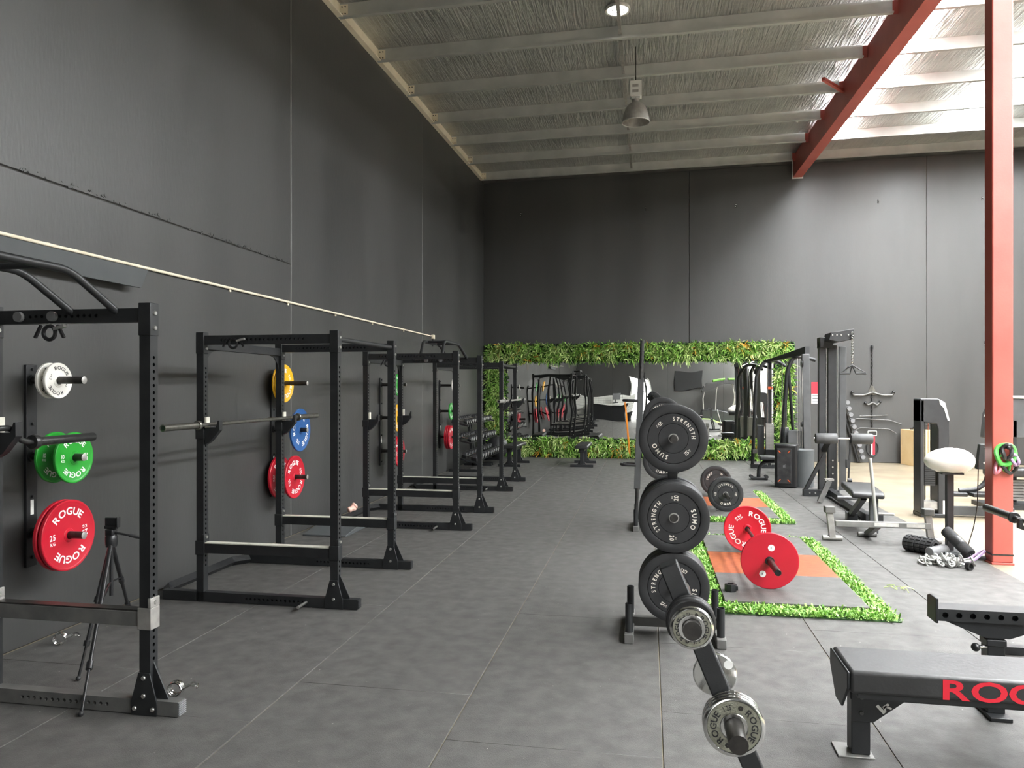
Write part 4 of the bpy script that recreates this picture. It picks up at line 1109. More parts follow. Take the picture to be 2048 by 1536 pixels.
cp('chg1.25', 0.754, -0.069, 'outermost chrome plate with black lettering on the lower peg', 0, -0.1)
bp_ = cp('chgplain', 0.850, 0.036, 'chrome plate with a white round sticker behind the slanted post', PI, 0)
MB().cyl((-0.036, 0.0066, 0.030), (-0.036, 0.0073, 0.030), 0.0125, 20).build('round_sticker', 'print_white', bp_)

# ================================================================== BENCHES
fb_ = thing('flat_bench', 'black flat bench with large red lettering in the near corner', 'bench', (0.86, 3.62, 0))
pad = MB().span((0.0, -0.165, 0.325), (1.24, 0.165, 0.425)).build('pad', 'vinyl_black', fb_, bevel=0.016, seg=4)
MB().prism([(-0.16, 0.345), (-0.05, 0.225), (0.05, 0.225), (0.16, 0.345), (0.16, 0.418), (-0.16, 0.418)], 'X', -0.012, 0.0).build('pad_end_plate', 'steel_black', fb_, bevel=0.006)
lt_ = MB(); text_flat(lt_, 'ROGUE', 0.655, 0.374, 0.084, -0.1662, wide=2.15, gap=0.04); lt_.build('red_lettering', 'print_red', pad, smooth=False, fix=False)
MB().span((0.03, -0.04, 0.255), (1.20, 0.04, 0.325)).build('frame_beam', 'steel_black', fb_, bevel=0.004)
MB().span((0.035, -0.15, 0.305), (1.20, 0.15, 0.325)).build('pad_board', 'steel_black', fb_)
for x, s_ in ((0.075, 1), (1.16, -1)):
    MB().span((x - 0.04, -0.04, 0.01), (x + 0.04, 0.04, 0.32)).build('leg', 'steel_black', fb_, bevel=0.004)
    gs = MB().prism([(x - 0.04, 0.16), (x + s_ * 0.05, 0.16), (x + s_ * 0.18, 0.262), (x + s_ * 0.18, 0.315), (x - 0.04, 0.315)] if s_ > 0 else
                    [(x + 0.04, 0.16), (x - 0.05, 0.16), (x - 0.18, 0.262), (x - 0.18, 0.315), (x + 0.04, 0.315)], 'Y', -0.048, -0.041).build('gusset', 'steel_black', fb_, bevel=0.001, seg=1)
    for z in (0.27, 0.20):
        bolt(gs, (x, -0.048, z), 'Y', -1, 0.011, 0.008, 'bar_dark')
    MB().span((x - 0.10, -0.06, 0.0), (x + 0.055, 0.08, 0.008)).build('foot_plate', 'steel_grey', fb_, bevel=0.003)
em = MB()
em.box((0.155, -0.0485, 0.222), (0.013, 0.001, 0.045), Matrix.Rotation(-0.75, 3, 'Y')); em.box((0.176, -0.0485, 0.238), (0.011, 0.001, 0.03), Matrix.Rotation(0.9, 3, 'Y'))
em.box((0.186, -0.0485, 0.232), (0.009, 0.001, 0.03), Matrix.Rotation(-1.2, 3, 'Y')); em.box((0.172, -0.0485, 0.224), (0.008, 0.001, 0.022), Matrix.Rotation(-0.2, 3, 'Y'))
em.build('emblem', 'label_paper', fb_)

# adjustable support stand behind the bench
ss = thing('support_stand', 'black support stand with a holed crossbeam and ball knob behind the bench', 'stand', (1.715, 4.17, 0))
hb = MB(); 
bm_h = MB(); n = 14
x0, x1, z0, z1, yf, yb_ = -0.275, 0.30, 0.475, 0.535, -0.06, 0.06
bm_h.add([(x0, yb_, z0), (x1, yb_, z0), (x1, yb_, z1), (x0, yb_, z1)], [(0, 1, 2, 3)])
for z in (z0, z1):
    bm_h.add([(x0, yf, z), (x1, yf, z), (x1, yb_, z), (x0, yb_, z)], [(0, 1, 2, 3)])
for x in (x0, x1):
    bm_h.add([(x, yf, z0), (x, yb_, z0), (x, yb_, z1), (x, yf, z1)], [(0, 1, 2, 3)])
pit = (x1 - x0) / 9; zc_ = (z0 + z1) / 2
for k in range(9):
    c = x0 + (k + 0.5) * pit; o = len(bm_h.v); sq = []; rg = []; rn = []
    for j in range(16):
        a = 2 * PI * (j + 0.5) / 16; ca, sa = math.cos(a), math.sin(a); r_ = 0.0145
        rg.append((c + r_ * ca, yf, zc_ + r_ * sa)); rn.append((c + r_ * ca, yf + 0.03, zc_ + r_ * sa))
        s_ = 1 / max(abs(ca) / (pit / 2), abs(sa) / ((z1 - z0) / 2)); sq.append((c + ca * s_, yf, zc_ + sa * s_))
    bm_h.v += sq + rg + rn + [(c - pit / 2, yf, z0), (c + pit / 2, yf, z0), (c + pit / 2, yf, z1), (c - pit / 2, yf, z1)]
    for j in range(16):
        j2 = (j + 1) % 16
        bm_h.f += [(o + j, o + j2, o + 16 + j2, o + 16 + j), (o + 16 + j, o + 16 + j2, o + 32 + j2, o + 32 + j)]; bm_h.m += [0, 0]
    bm_h.f.append(tuple(o + 32 + j for j in range(16))); bm_h.m.append(1)
    for ci, (sx, sz_) in enumerate(((-1, -1), (1, -1), (1, 1), (-1, 1))):
        js = [j for j in range(16) if (sq[j][0] - c) * sx > 0 and (sq[j][2] - zc_) * sz_ > 0]
        ex = [j for j in js if abs(abs(sq[j][0] - c) - pit / 2) < 1e-6]; ez = [j for j in js if j not in ex]
        if ex and ez:
            a_ = max(ex, key=lambda j: abs(sq[j][2] - zc_)); b_ = max(ez, key=lambda j: abs(sq[j][0] - c))
            bm_h.f.append((o + a_, o + 48 + ci, o + b_)); bm_h.m.append(0)
hb = bm_h.build('holed_crossbeam', ['steel_black', 'joint_dark'], ss, smooth=False)
MB().prism([(-0.062, 0.462), (0.062, 0.462), (0.062, 0.575), (0.03, 0.588), (-0.062, 0.588)], 'X', -0.288, -0.275).build('end_lip', 'steel_black', hb, bevel=0.003)
MB().prism([(-0.25, 0.476), (0.27, 0.476), (0.06, 0.395), (-0.05, 0.395)], 'Y', -0.045, 0.045).build('gusset', 'steel_black', ss, bevel=0.003)
MB().span((-0.032, -0.032, 0.30), (0.032, 0.032, 0.476)).build('inner_post', 'steel_black', ss, bevel=0.003)
MB().span((-0.04, -0.04, 0.02), (0.04, 0.04, 0.385)).build('outer_post', 'steel_black', ss, bevel=0.003)
MB().span((-0.046, -0.046, 0.355), (0.046, 0.046, 0.388)).build('collar', 'steel_black', ss, bevel=0.004)
kb = MB().cyl((-0.04, -0.03, 0.35), (-0.085, -0.05, 0.35), 0.008, 12).build('pin_rod', 'chrome', ss)
MB().ball((-0.103, -0.058, 0.352), 0.021, 18, 12).build('ball_knob', 'plastic_black', ss)
MB().span((-0.05, -0.10, 0.0), (0.05, 0.35, 0.02)).build('foot_plate', 'steel_black', ss, bevel=0.003)
MB().bar((0.24, 0.02, 0.545), (0.34, 0.05, 0.61), 0.05, 0.03).build('tilted_tab', 'steel_black', ss, bevel=0.003)

# flat benches near the mirror
def small_bench(label, loc, rz):
    t = thing('flat_bench', label, 'bench', loc, rz)
    MB().prism([(-0.14, 0.39), (0.14, 0.39), (0.14, 0.43), (0.12, 0.455), (-0.12, 0.455), (-0.14, 0.43)], 'Y', -0.58, 0.58).build('pad', 'vinyl_black', t, bevel=0.012, seg=3)
    MB().span((-0.04, -0.5, 0.31), (0.04, 0.5, 0.39)).build('frame_beam', 'steel_black', t, bevel=0.004)
    for y in (-0.44, 0.44):
        MB().prism([(-0.05, 0.31), (0.05, 0.31), (0.065, 0.40), (-0.065, 0.40)], 'Y', y - 0.03, y + 0.03).build('leg_head', 'steel_black', t)
        MB().span((-0.04, y - 0.03, 0.03), (0.04, y + 0.03, 0.33)).build('leg', 'steel_black', t, bevel=0.004)
        MB().prism([(-0.10, 0.05), (0.10, 0.05), (0.04, 0.14), (-0.04, 0.14)], 'Y', y - 0.01, y + 0.01).build('leg_flare', 'steel_black', t)
        MB().span((-0.24, y - 0.035, 0.0), (0.24, y + 0.035, 0.055)).build('foot', 'steel_black', t, bevel=0.005)
    return t
small_bench('black flat bench seen end-on in the aisle before the mirror', (-1.37, 16.10, 0), 0.0)
small_bench('black flat bench set askew beside the farthest rack', (-2.84, 15.9, 0), -0.06)
# wide incline pad on the end-on bench is a separate small bench further in
# ================================================================== DUMBBELL RACKS
def dumbbell(label, loc, k, grp):
    r_ = 0.045 + 0.030 * k
    t = thing('dumbbell', label, 'dumbbell', loc, group=grp)
    for s_ in (-1, 1):
        MB().lathe([(0.001, s_ * 0.062), (r_ * 0.92, s_ * 0.062), (r_, s_ * 0.072), (r_, s_ * (0.115 + 0.035 * k)), (r_ * 0.9, s_ * (0.126 + 0.035 * k)), (0.001, s_ * (0.126 + 0.035 * k))], axis='X', n=6).build('head', 'rubber_black', t, smooth=False)
        MB().cyl((s_ * (0.126 + 0.035 * k), 0, 0), (s_ * (0.129 + 0.035 * k), 0, 0), r_ * 0.80, 6).build('end_badge', 'galv', t)
    MB().cyl((-0.065, 0, 0), (0.065, 0, 0), 0.016, 10).build('handle', 'chrome', t)
    return t
ordn = ['first', 'second', 'third', 'fourth', 'fifth', 'sixth', 'seventh', 'eighth']
def db_rack(label, y0, y1, nm):
    t = thing('dumbbell_rack', label, 'dumbbell rack', (-3.58, (y0 + y1) / 2, 0))
    h = (y1 - y0) / 2
    for s_ in (-1, 1):
        MB().bar((-0.10, s_ * (h - 0.04), 0.0), (-0.22, s_ * (h - 0.04), 1.08), 0.06, 0.06).build('post', 'steel_black', t)
        MB().span((-0.30, s_ * (h - 0.04) - 0.03, 0.0), (0.30, s_ * (h - 0.04) + 0.03, 0.05)).build('foot', 'steel_black', t)
    for ti, (x, z) in enumerate(((0.10, 0.22), (0.0, 0.60), (-0.08, 0.95))):
        for dx in (-0.13, 0.13):
            MB().bar((x + dx, -h, z + dx * -0.25), (x + dx, h, z + dx * -0.25), 0.05, 0.008).build('shelf_rail', 'steel_black', t)
        for s_ in (-1, 1):
            MB().bar((x - 0.17, s_ * (h - 0.04), z + 0.03), (x + 0.17, s_ * (h - 0.04), z - 0.05), 0.05, 0.03).build('shelf_arm', 'steel_black', t)
        n_ = (5, 6, 7)[ti]
        for k in range(n_):
            yy = -h + 0.13 + (2 * h - 0.26) * k / (n_ - 1)
            sz_ = (0.9, 0.5, 0.2)[ti]
            rr = 0.045 + 0.030 * sz_
            d_ = dumbbell('black hex dumbbell, %s from the near end of the %s shelf, %s dumbbell rack' % (ordn[k], ('low', 'middle', 'top')[ti], nm),
                     (-3.58 + x, (y0 + y1) / 2 + yy, z + rr * 0.87 + 0.012), sz_, 'dumbbells on the %s shelf of the %s rack' % (('low', 'middle', 'top')[ti], nm))
            d_.rotation_euler = (0, 0.24, 0)
db_rack('black three-tier dumbbell rack closer to the farthest power rack', 14.35, 15.65, 'nearer')
db_rack('black three-tier dumbbell rack closer to the hedge corner', 15.72, 16.92, 'farther')
gbll = thing('exercise_ball', 'dark glossy exercise ball between the dumbbells and the hedge', 'exercise ball', (-3.50, 17.27, 0))
MB().ball((0, 0, 0.265), 0.265, 40, 24).build('ball', 'rubber_black', gbll)

# ================================================================== HIGH-BAY LAMP
hl = thing('high_bay_lamp', 'grey bell-shaped high-bay lamp hanging under the foil roof', 'lamp', (-0.185, 11.25, 5.58))
MB().lathe([(0.205, 0.0), (0.202, 0.03), (0.185, 0.12), (0.15, 0.21), (0.10, 0.27), (0.055, 0.295), (0.05, 0.36), (0.047, 0.36), (0.047, 0.29), (0.095, 0.262), (0.143, 0.205), (0.178, 0.118), (0.196, 0.03), (0.199, 0.0)], axis='Z', n=40, closed=True).build('shade', 'galv_dull', hl)
MB().lathe([(0.203, -0.006), (0.21, 0.0), (0.203, 0.012), (0.196, 0.0)], axis='Z', n=40, closed=True).build('rim', 'galv', hl)
MB().lathe([(0.001, 0.10), (0.03, 0.11), (0.035, 0.18), (0.02, 0.26), (0.001, 0.26)], axis='Z', n=16).build('bulb', 'print_white', hl)
bxl = MB().span((-0.085, -0.075, 0.37), (0.085, 0.075, 0.60)).build('gear_box', 'tile_white', hl, bevel=0.008)
for z in (0.44, 0.52):
    MB().span((-0.05, -0.077, z - 0.02), (0.04, -0.0752, z + 0.02)).build('vent_slots', 'galv_dull', bxl)
MB().span((-0.06, -0.05, 0.34), (0.06, 0.05, 0.37)).build('neck', 'galv', hl)
MB().cyl((0, 0, 0.60), (0, 0, 1.125), 0.006, 8).build('hanger', 'joint_dark', hl)

# ================================================================== MACHINES ON THE FAR SIDE
# ---- multi-station cable machine before the mirror
cm = thing('cable_machine', 'black multi-station cable machine with curved top tubes by the mirror', 'cable machine', (2.5, 15.4, 0))
def T(name, pts, r, m='steel_black', n=12, fr=0.0, par=cm):
    return MB().tube(fillet(pts, fr) if fr else pts, r, n).build(name, m, par)
# far arch and its leg (local coordinates about 2.5, 15.4)
T('arch_tube', [(-0.38, 0.80, 0.0), (-0.30, 0.80, 1.95), (-0.12, 0.80, 2.22), (0.10, 0.80, 2.22), (0.28, 0.80, 2.10)], 0.035, 'steel_black', 14, 0.16)
T('arch_tube', [(-0.02, -0.35, 0.0), (0.11, -0.35, 2.0), (0.22, -0.35, 2.24), (0.42, -0.35, 2.24), (0.62, -0.35, 2.18)], 0.038, 'steel_black', 14, 0.16)
T('arch_leg', [(0.27, -0.35, 0.05), (0.13, -0.35, 2.05)], 0.030, 'steel_black', 12)
MB().bar((0.40, -0.75, 0.0), (0.36, -0.75, 2.28), 0.13, 0.09, up=(0, 1, 0)).build('main_post', 'machine_grey', cm, bevel=0.008)
MB().add([(-0.20, 0.45, 2.16), (0.36, -0.72, 2.28), (0.44, -0.72, 2.28), (-0.12, 0.45, 2.16), (-0.20, 0.45, 2.20), (0.36, -0.72, 2.42), (0.44, -0.72, 2.42), (-0.12, 0.45, 2.20)],
         [(0, 1, 2, 3), (4, 7, 6, 5), (0, 4, 5, 1), (1, 5, 6, 2), (2, 6, 7, 3), (3, 7, 4, 0)]).build('top_wedge', 'machine_black', cm)
MB().span((-0.42, 0.70, 0.0), (0.30, 0.82, 0.08)).build('base_beam', 'steel_black', cm)
MB().span((0.28, -0.85, 0.0), (0.42, 0.80, 0.08)).build('base_beam', 'steel_black', cm)
MB().span((-0.38, 0.74, 0.30), (0.12, 0.80, 0.38)).build('cross_beam', 'steel_mid_grey', cm)
pl = MB().span((-0.075, -0.05, 0), (0.075, 0.05, 0.021)).mesh('stack_plate')
for k in range(22):
    link('stack_plate', pl, 'galv_dull', cm, (-0.115, 0.30, 0.42 + 0.0235 * k))
for k in range(20):
    link('stack_plate', pl, 'galv_dull', cm, (0.10, -0.10, 0.42 + 0.0235 * k))
for x, y in ((-0.15, 0.30), (-0.08, 0.30), (0.06, -0.10), (0.14, -0.10)):
    T('guide_rod', [(x, y, 0.1), (x, y, 2.15)], 0.009, 'chrome', 8)
MB().span((-0.14, 0.38, 0.1), (-0.06, 0.44, 2.2)).build('stack_post', 'steel_black', cm)
MB().span((-0.20, 0.22, 0.30), (-0.03, 0.40, 0.42)).build('stack_base', 'steel_black', cm)
MB().span((0.02, -0.18, 0.30), (0.18, -0.02, 0.42)).build('stack_base', 'steel_black', cm)
MB().span((-0.34, 0.34, 0.30), (-0.21, 0.40, 0.90)).build('stack_shroud', 'steel_black', cm)
MB().span((0.06, -0.72, 0.32), (0.34, -0.66, 0.86)).build('stack_shroud', 'machine_grey', cm, bevel=0.01)
MB().span((0.02, -0.60, 0.02), (0.10, -0.50, 0.90)).build('stack_shroud', 'machine_grey', cm, bevel=0.01)
for x in (0.22, 0.26, 0.30):
    T('cable', [(x, -0.78, 0.55), (x, -0.78, 2.2)], 0.004, 'chrome', 6)
for z, r_ in ((2.10, 0.07), (0.98, 0.055)):
    MB().lathe([(0.001, -0.015), (r_, -0.015), (r_ - 0.012, 0.0), (r_, 0.015), (0.001, 0.015)], c=(0.29, -0.80, z), axis='X', n=20).build('pulley', 'plastic_black', cm)
MB().lathe([(0.001, -0.015), (0.07, -0.015), (0.058, 0.0), (0.07, 0.015), (0.001, 0.015)], c=(-0.10, 0.36, 2.10), axis='X', n=20).build('pulley', 'plastic_black', cm)
MB().span((-0.16, 0.34, 1.62), (-0.05, 0.36, 1.68)).build('handle_clip', 'speaker_red', cm)
# seat on a curved leg
st_ = thing('machine_seat', 'black cushioned seat on a curved leg beside the party speaker', 'seat', (1.98, 14.1, 0))
MB().span((-0.02, -0.14, 0.36), (0.34, 0.14, 0.43)).build('seat_cushion', 'vinyl_black', st_, bevel=0.02, seg=3)
T('curved_leg', [(0.28, 0, 0.34), (0.06, 0, 0.32), (-0.02, 0, 0.22), (-0.03, 0, 0.02)], 0.035, 'steel_black', 12, 0.09, st_)
MB().span((-0.16, -0.10, 0.0), (0.12, 0.04, 0.05)).build('foot', 'steel_black', st_, bevel=0.01)
for x in (-0.16, 0.10):
    MB().cyl((x, -0.11, 0.06), (x, 0.05, 0.06), 0.03, 12).build('foot_roller', 'foam_black', st_)

# ---- tall party loudspeaker
sp = thing('loudspeaker', 'black party loudspeaker with orange corner accents standing on the mats', 'loudspeaker', (2.26, 13.15, 0), -0.22)
MB().prism([(-0.17, -0.15), (-0.10, -0.18), (0.12, -0.18), (0.18, -0.15), (0.20, 0.12), (0.15, 0.18), (-0.15, 0.18), (-0.19, 0.12)], 'Z', 0.0, 0.72).build('cabinet', 'plastic_black', sp, bevel=0.03, seg=4)
MB().span((-0.13, -0.192, 0.07), (0.09, -0.178, 0.65)).build('grille', 'foam_black', sp, bevel=0.02, seg=3)
for x, z, a in ((-0.095, 0.60, 0.8), (0.055, 0.60, -0.8), (-0.095, 0.12, -0.8), (0.055, 0.12, 0.8)):
    MB().box((x, -0.194, z), (0.055, 0.005, 0.012), Matrix.Rotation(a, 3, 'Y')).build('corner_accent', 'speaker_red', sp)
lg = MB(); text_flat(lg, 'JBL', -0.02, 0.36, 0.035, -0.1935, 1.2, rot=PI / 2); lg.build('emblem', 'plastic_grey', sp, smooth=False, fix=False)
MB().lathe([(0.001, 0.0), (0.19, 0.0), (0.20, 0.62), (0.001, 0.62)], c=(0.24, 0.14, 0.0), axis='Z', n=24).build('lit_side', 'panel_grey', sp)  # grey drum added to paint the lit side of the black cabinet

# ---- plate-loaded pulldown tower with seat
lt = thing('pulldown_tower', 'tall black pulldown tower with grey foam rollers and a chain handle', 'cable tower', (2.75, 12.15, 0))
def L3(name, lo, hi, m='steel_black', bev=0.006, par=lt):
    return MB().span(lo, hi).build(name, m, par, bevel=bev)
L3('front_post', (-0.19, -0.05, 0.05), (-0.10, 0.05, 2.36), 'machine_black')
L3('stack_post', (-0.06, -0.06, 0.05), (0.06, 0.08, 2.30))
L3('side_panel', (0.10, -0.06, 0.10), (0.20, -0.04, 2.28), 'machine_grey')
for x in (-0.08, 0.075):
    MB().cyl((x, -0.02, 0.1), (x, -0.02, 2.3), 0.014, 10).build('guide_rod', 'chrome', lt)
L3('base_beam', (-0.42, -0.08, 0.0), (0.10, 0.02, 0.10))
MB().bar((-0.38, -0.03, 0.09), (-0.12, -0.03, 0.62), 0.07, 0.05).build('diagonal_brace', 'steel_black', lt)
for x, z in ((-0.33, 0.05), (-0.25, 0.05), (0.0, 0.55), (0.0, 0.45), (0.0, 0.35), (-0.17, 2.3)):
    bolt(lt, (x, -0.082, z), 'Y', -1, 0.012, 0.01)
hd = L3('head_box', (-0.19, -0.12, 2.26), (0.0, 0.10, 2.42))
MB().prism([(-0.13, 2.36), (0.02, 2.33), (0.22, 2.37), (0.22, 2.52), (-0.10, 2.47)], 'Y', -0.42, -0.02).build('head_arm', 'steel_black', lt, bevel=0.006)
for x in (-0.08, -0.02, 0.04, 0.14):
    bolt(lt, (x, -0.42, 2.43), 'Y', -1, 0.011, 0.01)
# chain and double handle
chn = thing('grip_attachment', 'pair of black grip handles hanging on a chain from the tower', 'cable handle', (2.935, 11.70, 0))
lk = MB().tube([(0.013 * math.cos(a), 0, 0.018 * math.sin(a)) for a in [2 * PI * i / 10 for i in range(10)]], 0.006, 5, closed=True).mesh('chain_link')
for k in range(19):
    link('chain_link', lk, 'chrome', chn, (0, 0, 2.45 - 0.0245 * k), (0, 0, (k % 2) * PI / 2))
MB().tube([(0.0, 0, 1.99), (-0.05, -0.02, 1.96), (-0.05, 0.05, 1.95), (0.0, 0, 1.99)], 0.010, 8).build('yoke', 'steel_black', chn)
for x in (-0.10, 0.12):
    MB().tube([(0.0, 0, 1.985), (x * 0.35 + (0.03 if x > 0 else -0.03), 0, 1.94), (x + (0.08 if x > 0 else -0.06), 0, 1.865), (x - (0.07 if x > 0 else -0.07), 0, 1.865), (0.0, 0, 1.985)], 0.010, 8).build('triangle_wire', 'steel_black', chn)
    MB().cyl((x - 0.07, 0, 1.862), (x + 0.07, 0, 1.862), 0.015, 12).build('grip', 'foam_black', chn)
# thigh rollers
MB().cyl((-0.34, -0.42, 0.905), (0.44, -0.42, 0.905), 0.017, 12).build('roller_axle', 'chrome', lt)
for x0, x1 in ((-0.32, -0.02), (0.17, 0.47)):
    fr_ = MB().lathe([(0.018, x0), (0.070, x0), (0.078, x0 + 0.01), (0.078, x1 - 0.01), (0.070, x1), (0.018, x1)], c=(0, -0.42, 0.905), axis='X', n=28).build('foam_roller', 'roller_grey', lt)
MB().bar((-0.12, -0.42, 0.90), (-0.12, -0.05, 0.70), 0.06, 0.06).build('roller_arm', 'steel_black', lt)
MB().bar((0.17, -0.42, 0.88), (0.13, -0.45, 0.25), 0.022, 0.022).build('adjuster_rod', 'steel_black', lt)
MB().span((0.10, -0.48, 0.48), (0.15, -0.42, 0.60)).build('adjuster_grip', 'foam_black', lt)
# low row seat rail
MB().bar((-0.05, -0.10, 0.09), (-0.08, -2.30, 0.05), 0.08, 0.08).build('seat_rail', 'steel_black', lt)
MB().span((-0.16, -2.42, 0.0), (0.05, -2.20, 0.12)).build('rail_foot', 'steel_black', lt, bevel=0.01)
MB().bar((-0.33, -0.75, 0.01), (-0.20, -0.75, 0.32), 0.06, 0.07).build('foot_rest_post', 'steel_mid_grey', lt)
MB().span((-0.26, -0.78, 0.32), (-0.14, -0.70, 0.35)).build('foot_rest', 'galv_dull', lt)
MB().cyl((-0.36, -1.90, 0.24), (0.0, -1.90, 0.24), 0.022, 12).build('foot_bar', 'plastic_grey', lt)
rs = thing('row_seat', 'black padded rowing seat on a grey post at the edge of the mats', 'bench', (2.5, 9.55, 0), -0.12)
MB().prism([(-0.52, 0.40), (0.50, 0.40), (0.50, 0.45), (0.45, 0.475), (-0.45, 0.475), (-0.52, 0.45)], 'X', -0.17, 0.17).build('seat_pad', 'vinyl_black', rs, bevel=0.02, seg=3)
MB().span((0.03, -0.42, 0.0), (0.12, -0.33, 0.40)).build('seat_post', 'panel_grey', rs, bevel=0.005)
MB().bar((-0.08, 0.40, 0.05), (-0.02, -0.30, 0.38), 0.06, 0.06).build('seat_strut', 'steel_black', rs)
MB().span((-0.12, 0.30, 0.0), (0.0, 0.50, 0.10)).build('strut_foot', 'steel_black', rs)
MB().cyl((0.10, -0.40, 0.22), (0.28, -0.40, 0.22), 0.015, 10).build('side_peg', 'galv_dull', rs)
MB().cyl((-0.10, 0.44, 0.49), (-0.05, 0.44, 0.49), 0.03, 12).build('end_knob', 'plastic_black', rs)

# ---- low silver frame
lf = thing('low_training_frame', 'low silver training frame with square end caps on the mats', 'training frame', (1.96, 8.62, 0))
MB().span((0.03, -0.03, 0.155), (0.98, 0.03, 0.215)).build('main_beam', 'steel_grey', lf, bevel=0.004)
MB().span((0.42, -0.032, 0.17), (0.66, -0.0302, 0.208)).build('sticker', 'label_paper', lf)
MB().span((0.74, -0.032, 0.17), (0.92, -0.0302, 0.205)).build('sticker', 'label_paper', lf)
for x, dx in ((0.0, -0.03), (0.985, -0.03)):
    MB().bar((x, 0, 0.03), (x + dx, 0, 0.31), 0.065, 0.055, up=(0, 1, 0)).build('end_post', 'galv_dull', lf, bevel=0.004)
    MB().box((x + dx, 0, 0.335), (0.105, 0.10, 0.07)).build('end_cap', 'steel_mid_grey', lf, bevel=0.008)
    MB().cyl((x - 0.10, 0, 0.028), (x + 0.10, 0, 0.028), 0.028, 14).build('foot_tube', 'galv_dull', lf)
MB().bar((0.46, 0.0, 0.17), (0.42, 0.26, 0.03), 0.06, 0.05).build('rear_leg', 'steel_mid_grey', lf)
MB().cyl((0.33, 0.27, 0.028), (0.52, 0.27, 0.028), 0.028, 14).build('foot_tube', 'steel_mid_grey', lf)
MB().cyl((0.455, 0.04, 0.215), (0.40, 0.06, 0.89), 0.018, 12).build('upright_rod', 'galv', lf)

# ---- selectorised machine by the column
sm = thing('weight_stack_machine', 'dark weight-stack machine with a rounded hood behind the white cushion', 'gym machine', (3.62, 10.5, -0.006))
MB().span((-0.19, -0.10, 0.05), (-0.145, 0.16, 1.50)).build('side_post', 'machine_black', sm, bevel=0.006)
MB().prism([(0.02, 0.0), (0.15, 0.0), (0.15, 1.28), (0.10, 1.48), (0.02, 1.52), (-0.19, 1.52), (-0.19, 1.22), (0.0, 1.20), (0.02, 1.12)], 'Y', -0.10, 0.16).build('hood', 'machine_black', sm, bevel=0.012, seg=3)
MB().prism([(0.03, 1.505), (0.10, 1.47), (0.155, 1.24), (0.13, 1.24), (0.085, 1.40), (0.04, 1.45)], 'Y', -0.106, -0.10).build('hood_highlight', 'galv', sm)  # pale strip paints the light reflection on the hood's rounded corner
for k in range(13):
    MB().span((-0.125, -0.06, 0.40 + k * 0.027), (0.0, 0.08, 0.424 + k * 0.027)).build('stack_plate', 'steel_black', sm)
for x in (-0.10, -0.03):
    MB().cyl((x, 0.01, 0.15), (x, 0.01, 1.22), 0.009, 8).build('guide_rod', 'chrome', sm)
MB().cyl((-0.065, 0.0, 0.75), (-0.065, 0.0, 1.2), 0.004, 6).build('cable', 'speaker_red', sm)
MB().span((-0.14, -0.08, 0.70), (0.02, 0.08, 0.745)).build('stack_head', 'steel_black', sm)
MB().span((-0.16, -0.08, 0.10), (0.03, 0.10, 0.20)).build('base_bracket', 'galv_dull', sm)
MB().span((-0.19, -0.12, 0.0), (0.16, 0.18, 0.05)).build('base_plate', 'steel_black', sm, bevel=0.006)
MB().span((0.075, -0.1035, 0.03), (0.12, -0.1012, 0.22)).build('warning_label', 'label_paper', sm)
MB().span((0.15, 0.0, 0.02), (0.95, 0.10, 0.13)).build('floor_beam', 'machine_grey', sm, bevel=0.006)
for k, (x0, x1) in enumerate(((0.16, 0.38), (0.40, 0.80))):
    MB().span((x0, -0.08 - 0.1 * k, 0.27 + 0.01 * k), (x1, 0.10, 0.32 + 0.01 * k)).build('foot_plate', 'steel_black', sm, bevel=0.01)
T('curved_arm', [(0.30, 0.0, 0.34), (0.52, 0.0, 0.36), (0.62, 0.0, 0.46), (0.64, 0.0, 0.58)], 0.03, 'steel_black', 12, 0.08, sm)
MB().prism([(0.50, 0.62), (0.66, 0.62), (0.68, 0.94), (0.54, 0.94)], 'Y', -0.03, 0.05).build('back_plate', 'steel_black', sm, bevel=0.006)
for x, z in ((0.60, 0.90), (0.585, 0.70)):
    bolt(sm, (x, -0.03, z), 'Y', -1, 0.014, 0.01)
# white cushion on a post
wc = thing('white_cushion', 'rounded white wrapped cushion on top of a black post', 'cushion', (3.01, 8.30, -0.006))
MB().span((-0.033, -0.03, 0.0), (0.033, 0.03, 0.80)).build('post', 'machine_black', wc, bevel=0.005)
MB().span((-0.12, -0.10, 0.0), (0.12, 0.10, 0.012)).build('base_plate', 'steel_black', wc)
MB().span((-0.10, -0.10, 0.785), (0.10, 0.10, 0.80)).build('support_plate', 'steel_black', wc)
cu = MB().ball((0, 0, 0), 1.0, 48, 28)
out = []
for x, y, z in cu.v:
    k = 0.80 + 0.20 * (x + 1) / 2
    zz = z * 0.142 * (k ** 0.8) * (1.0 if z > 0 else 1.05)
    xx = x * 0.235
    if x < -0.72:
        zz += 0.02 * (x + 0.72)
    seam = 0.010 * math.exp(-((x - 0.22) / 0.05) ** 2) * max(0, z)
    out.append((xx, y * 0.17, zz - seam + 0.918))
cu.v = out
cu.build('cushion', 'white_pad', wc)

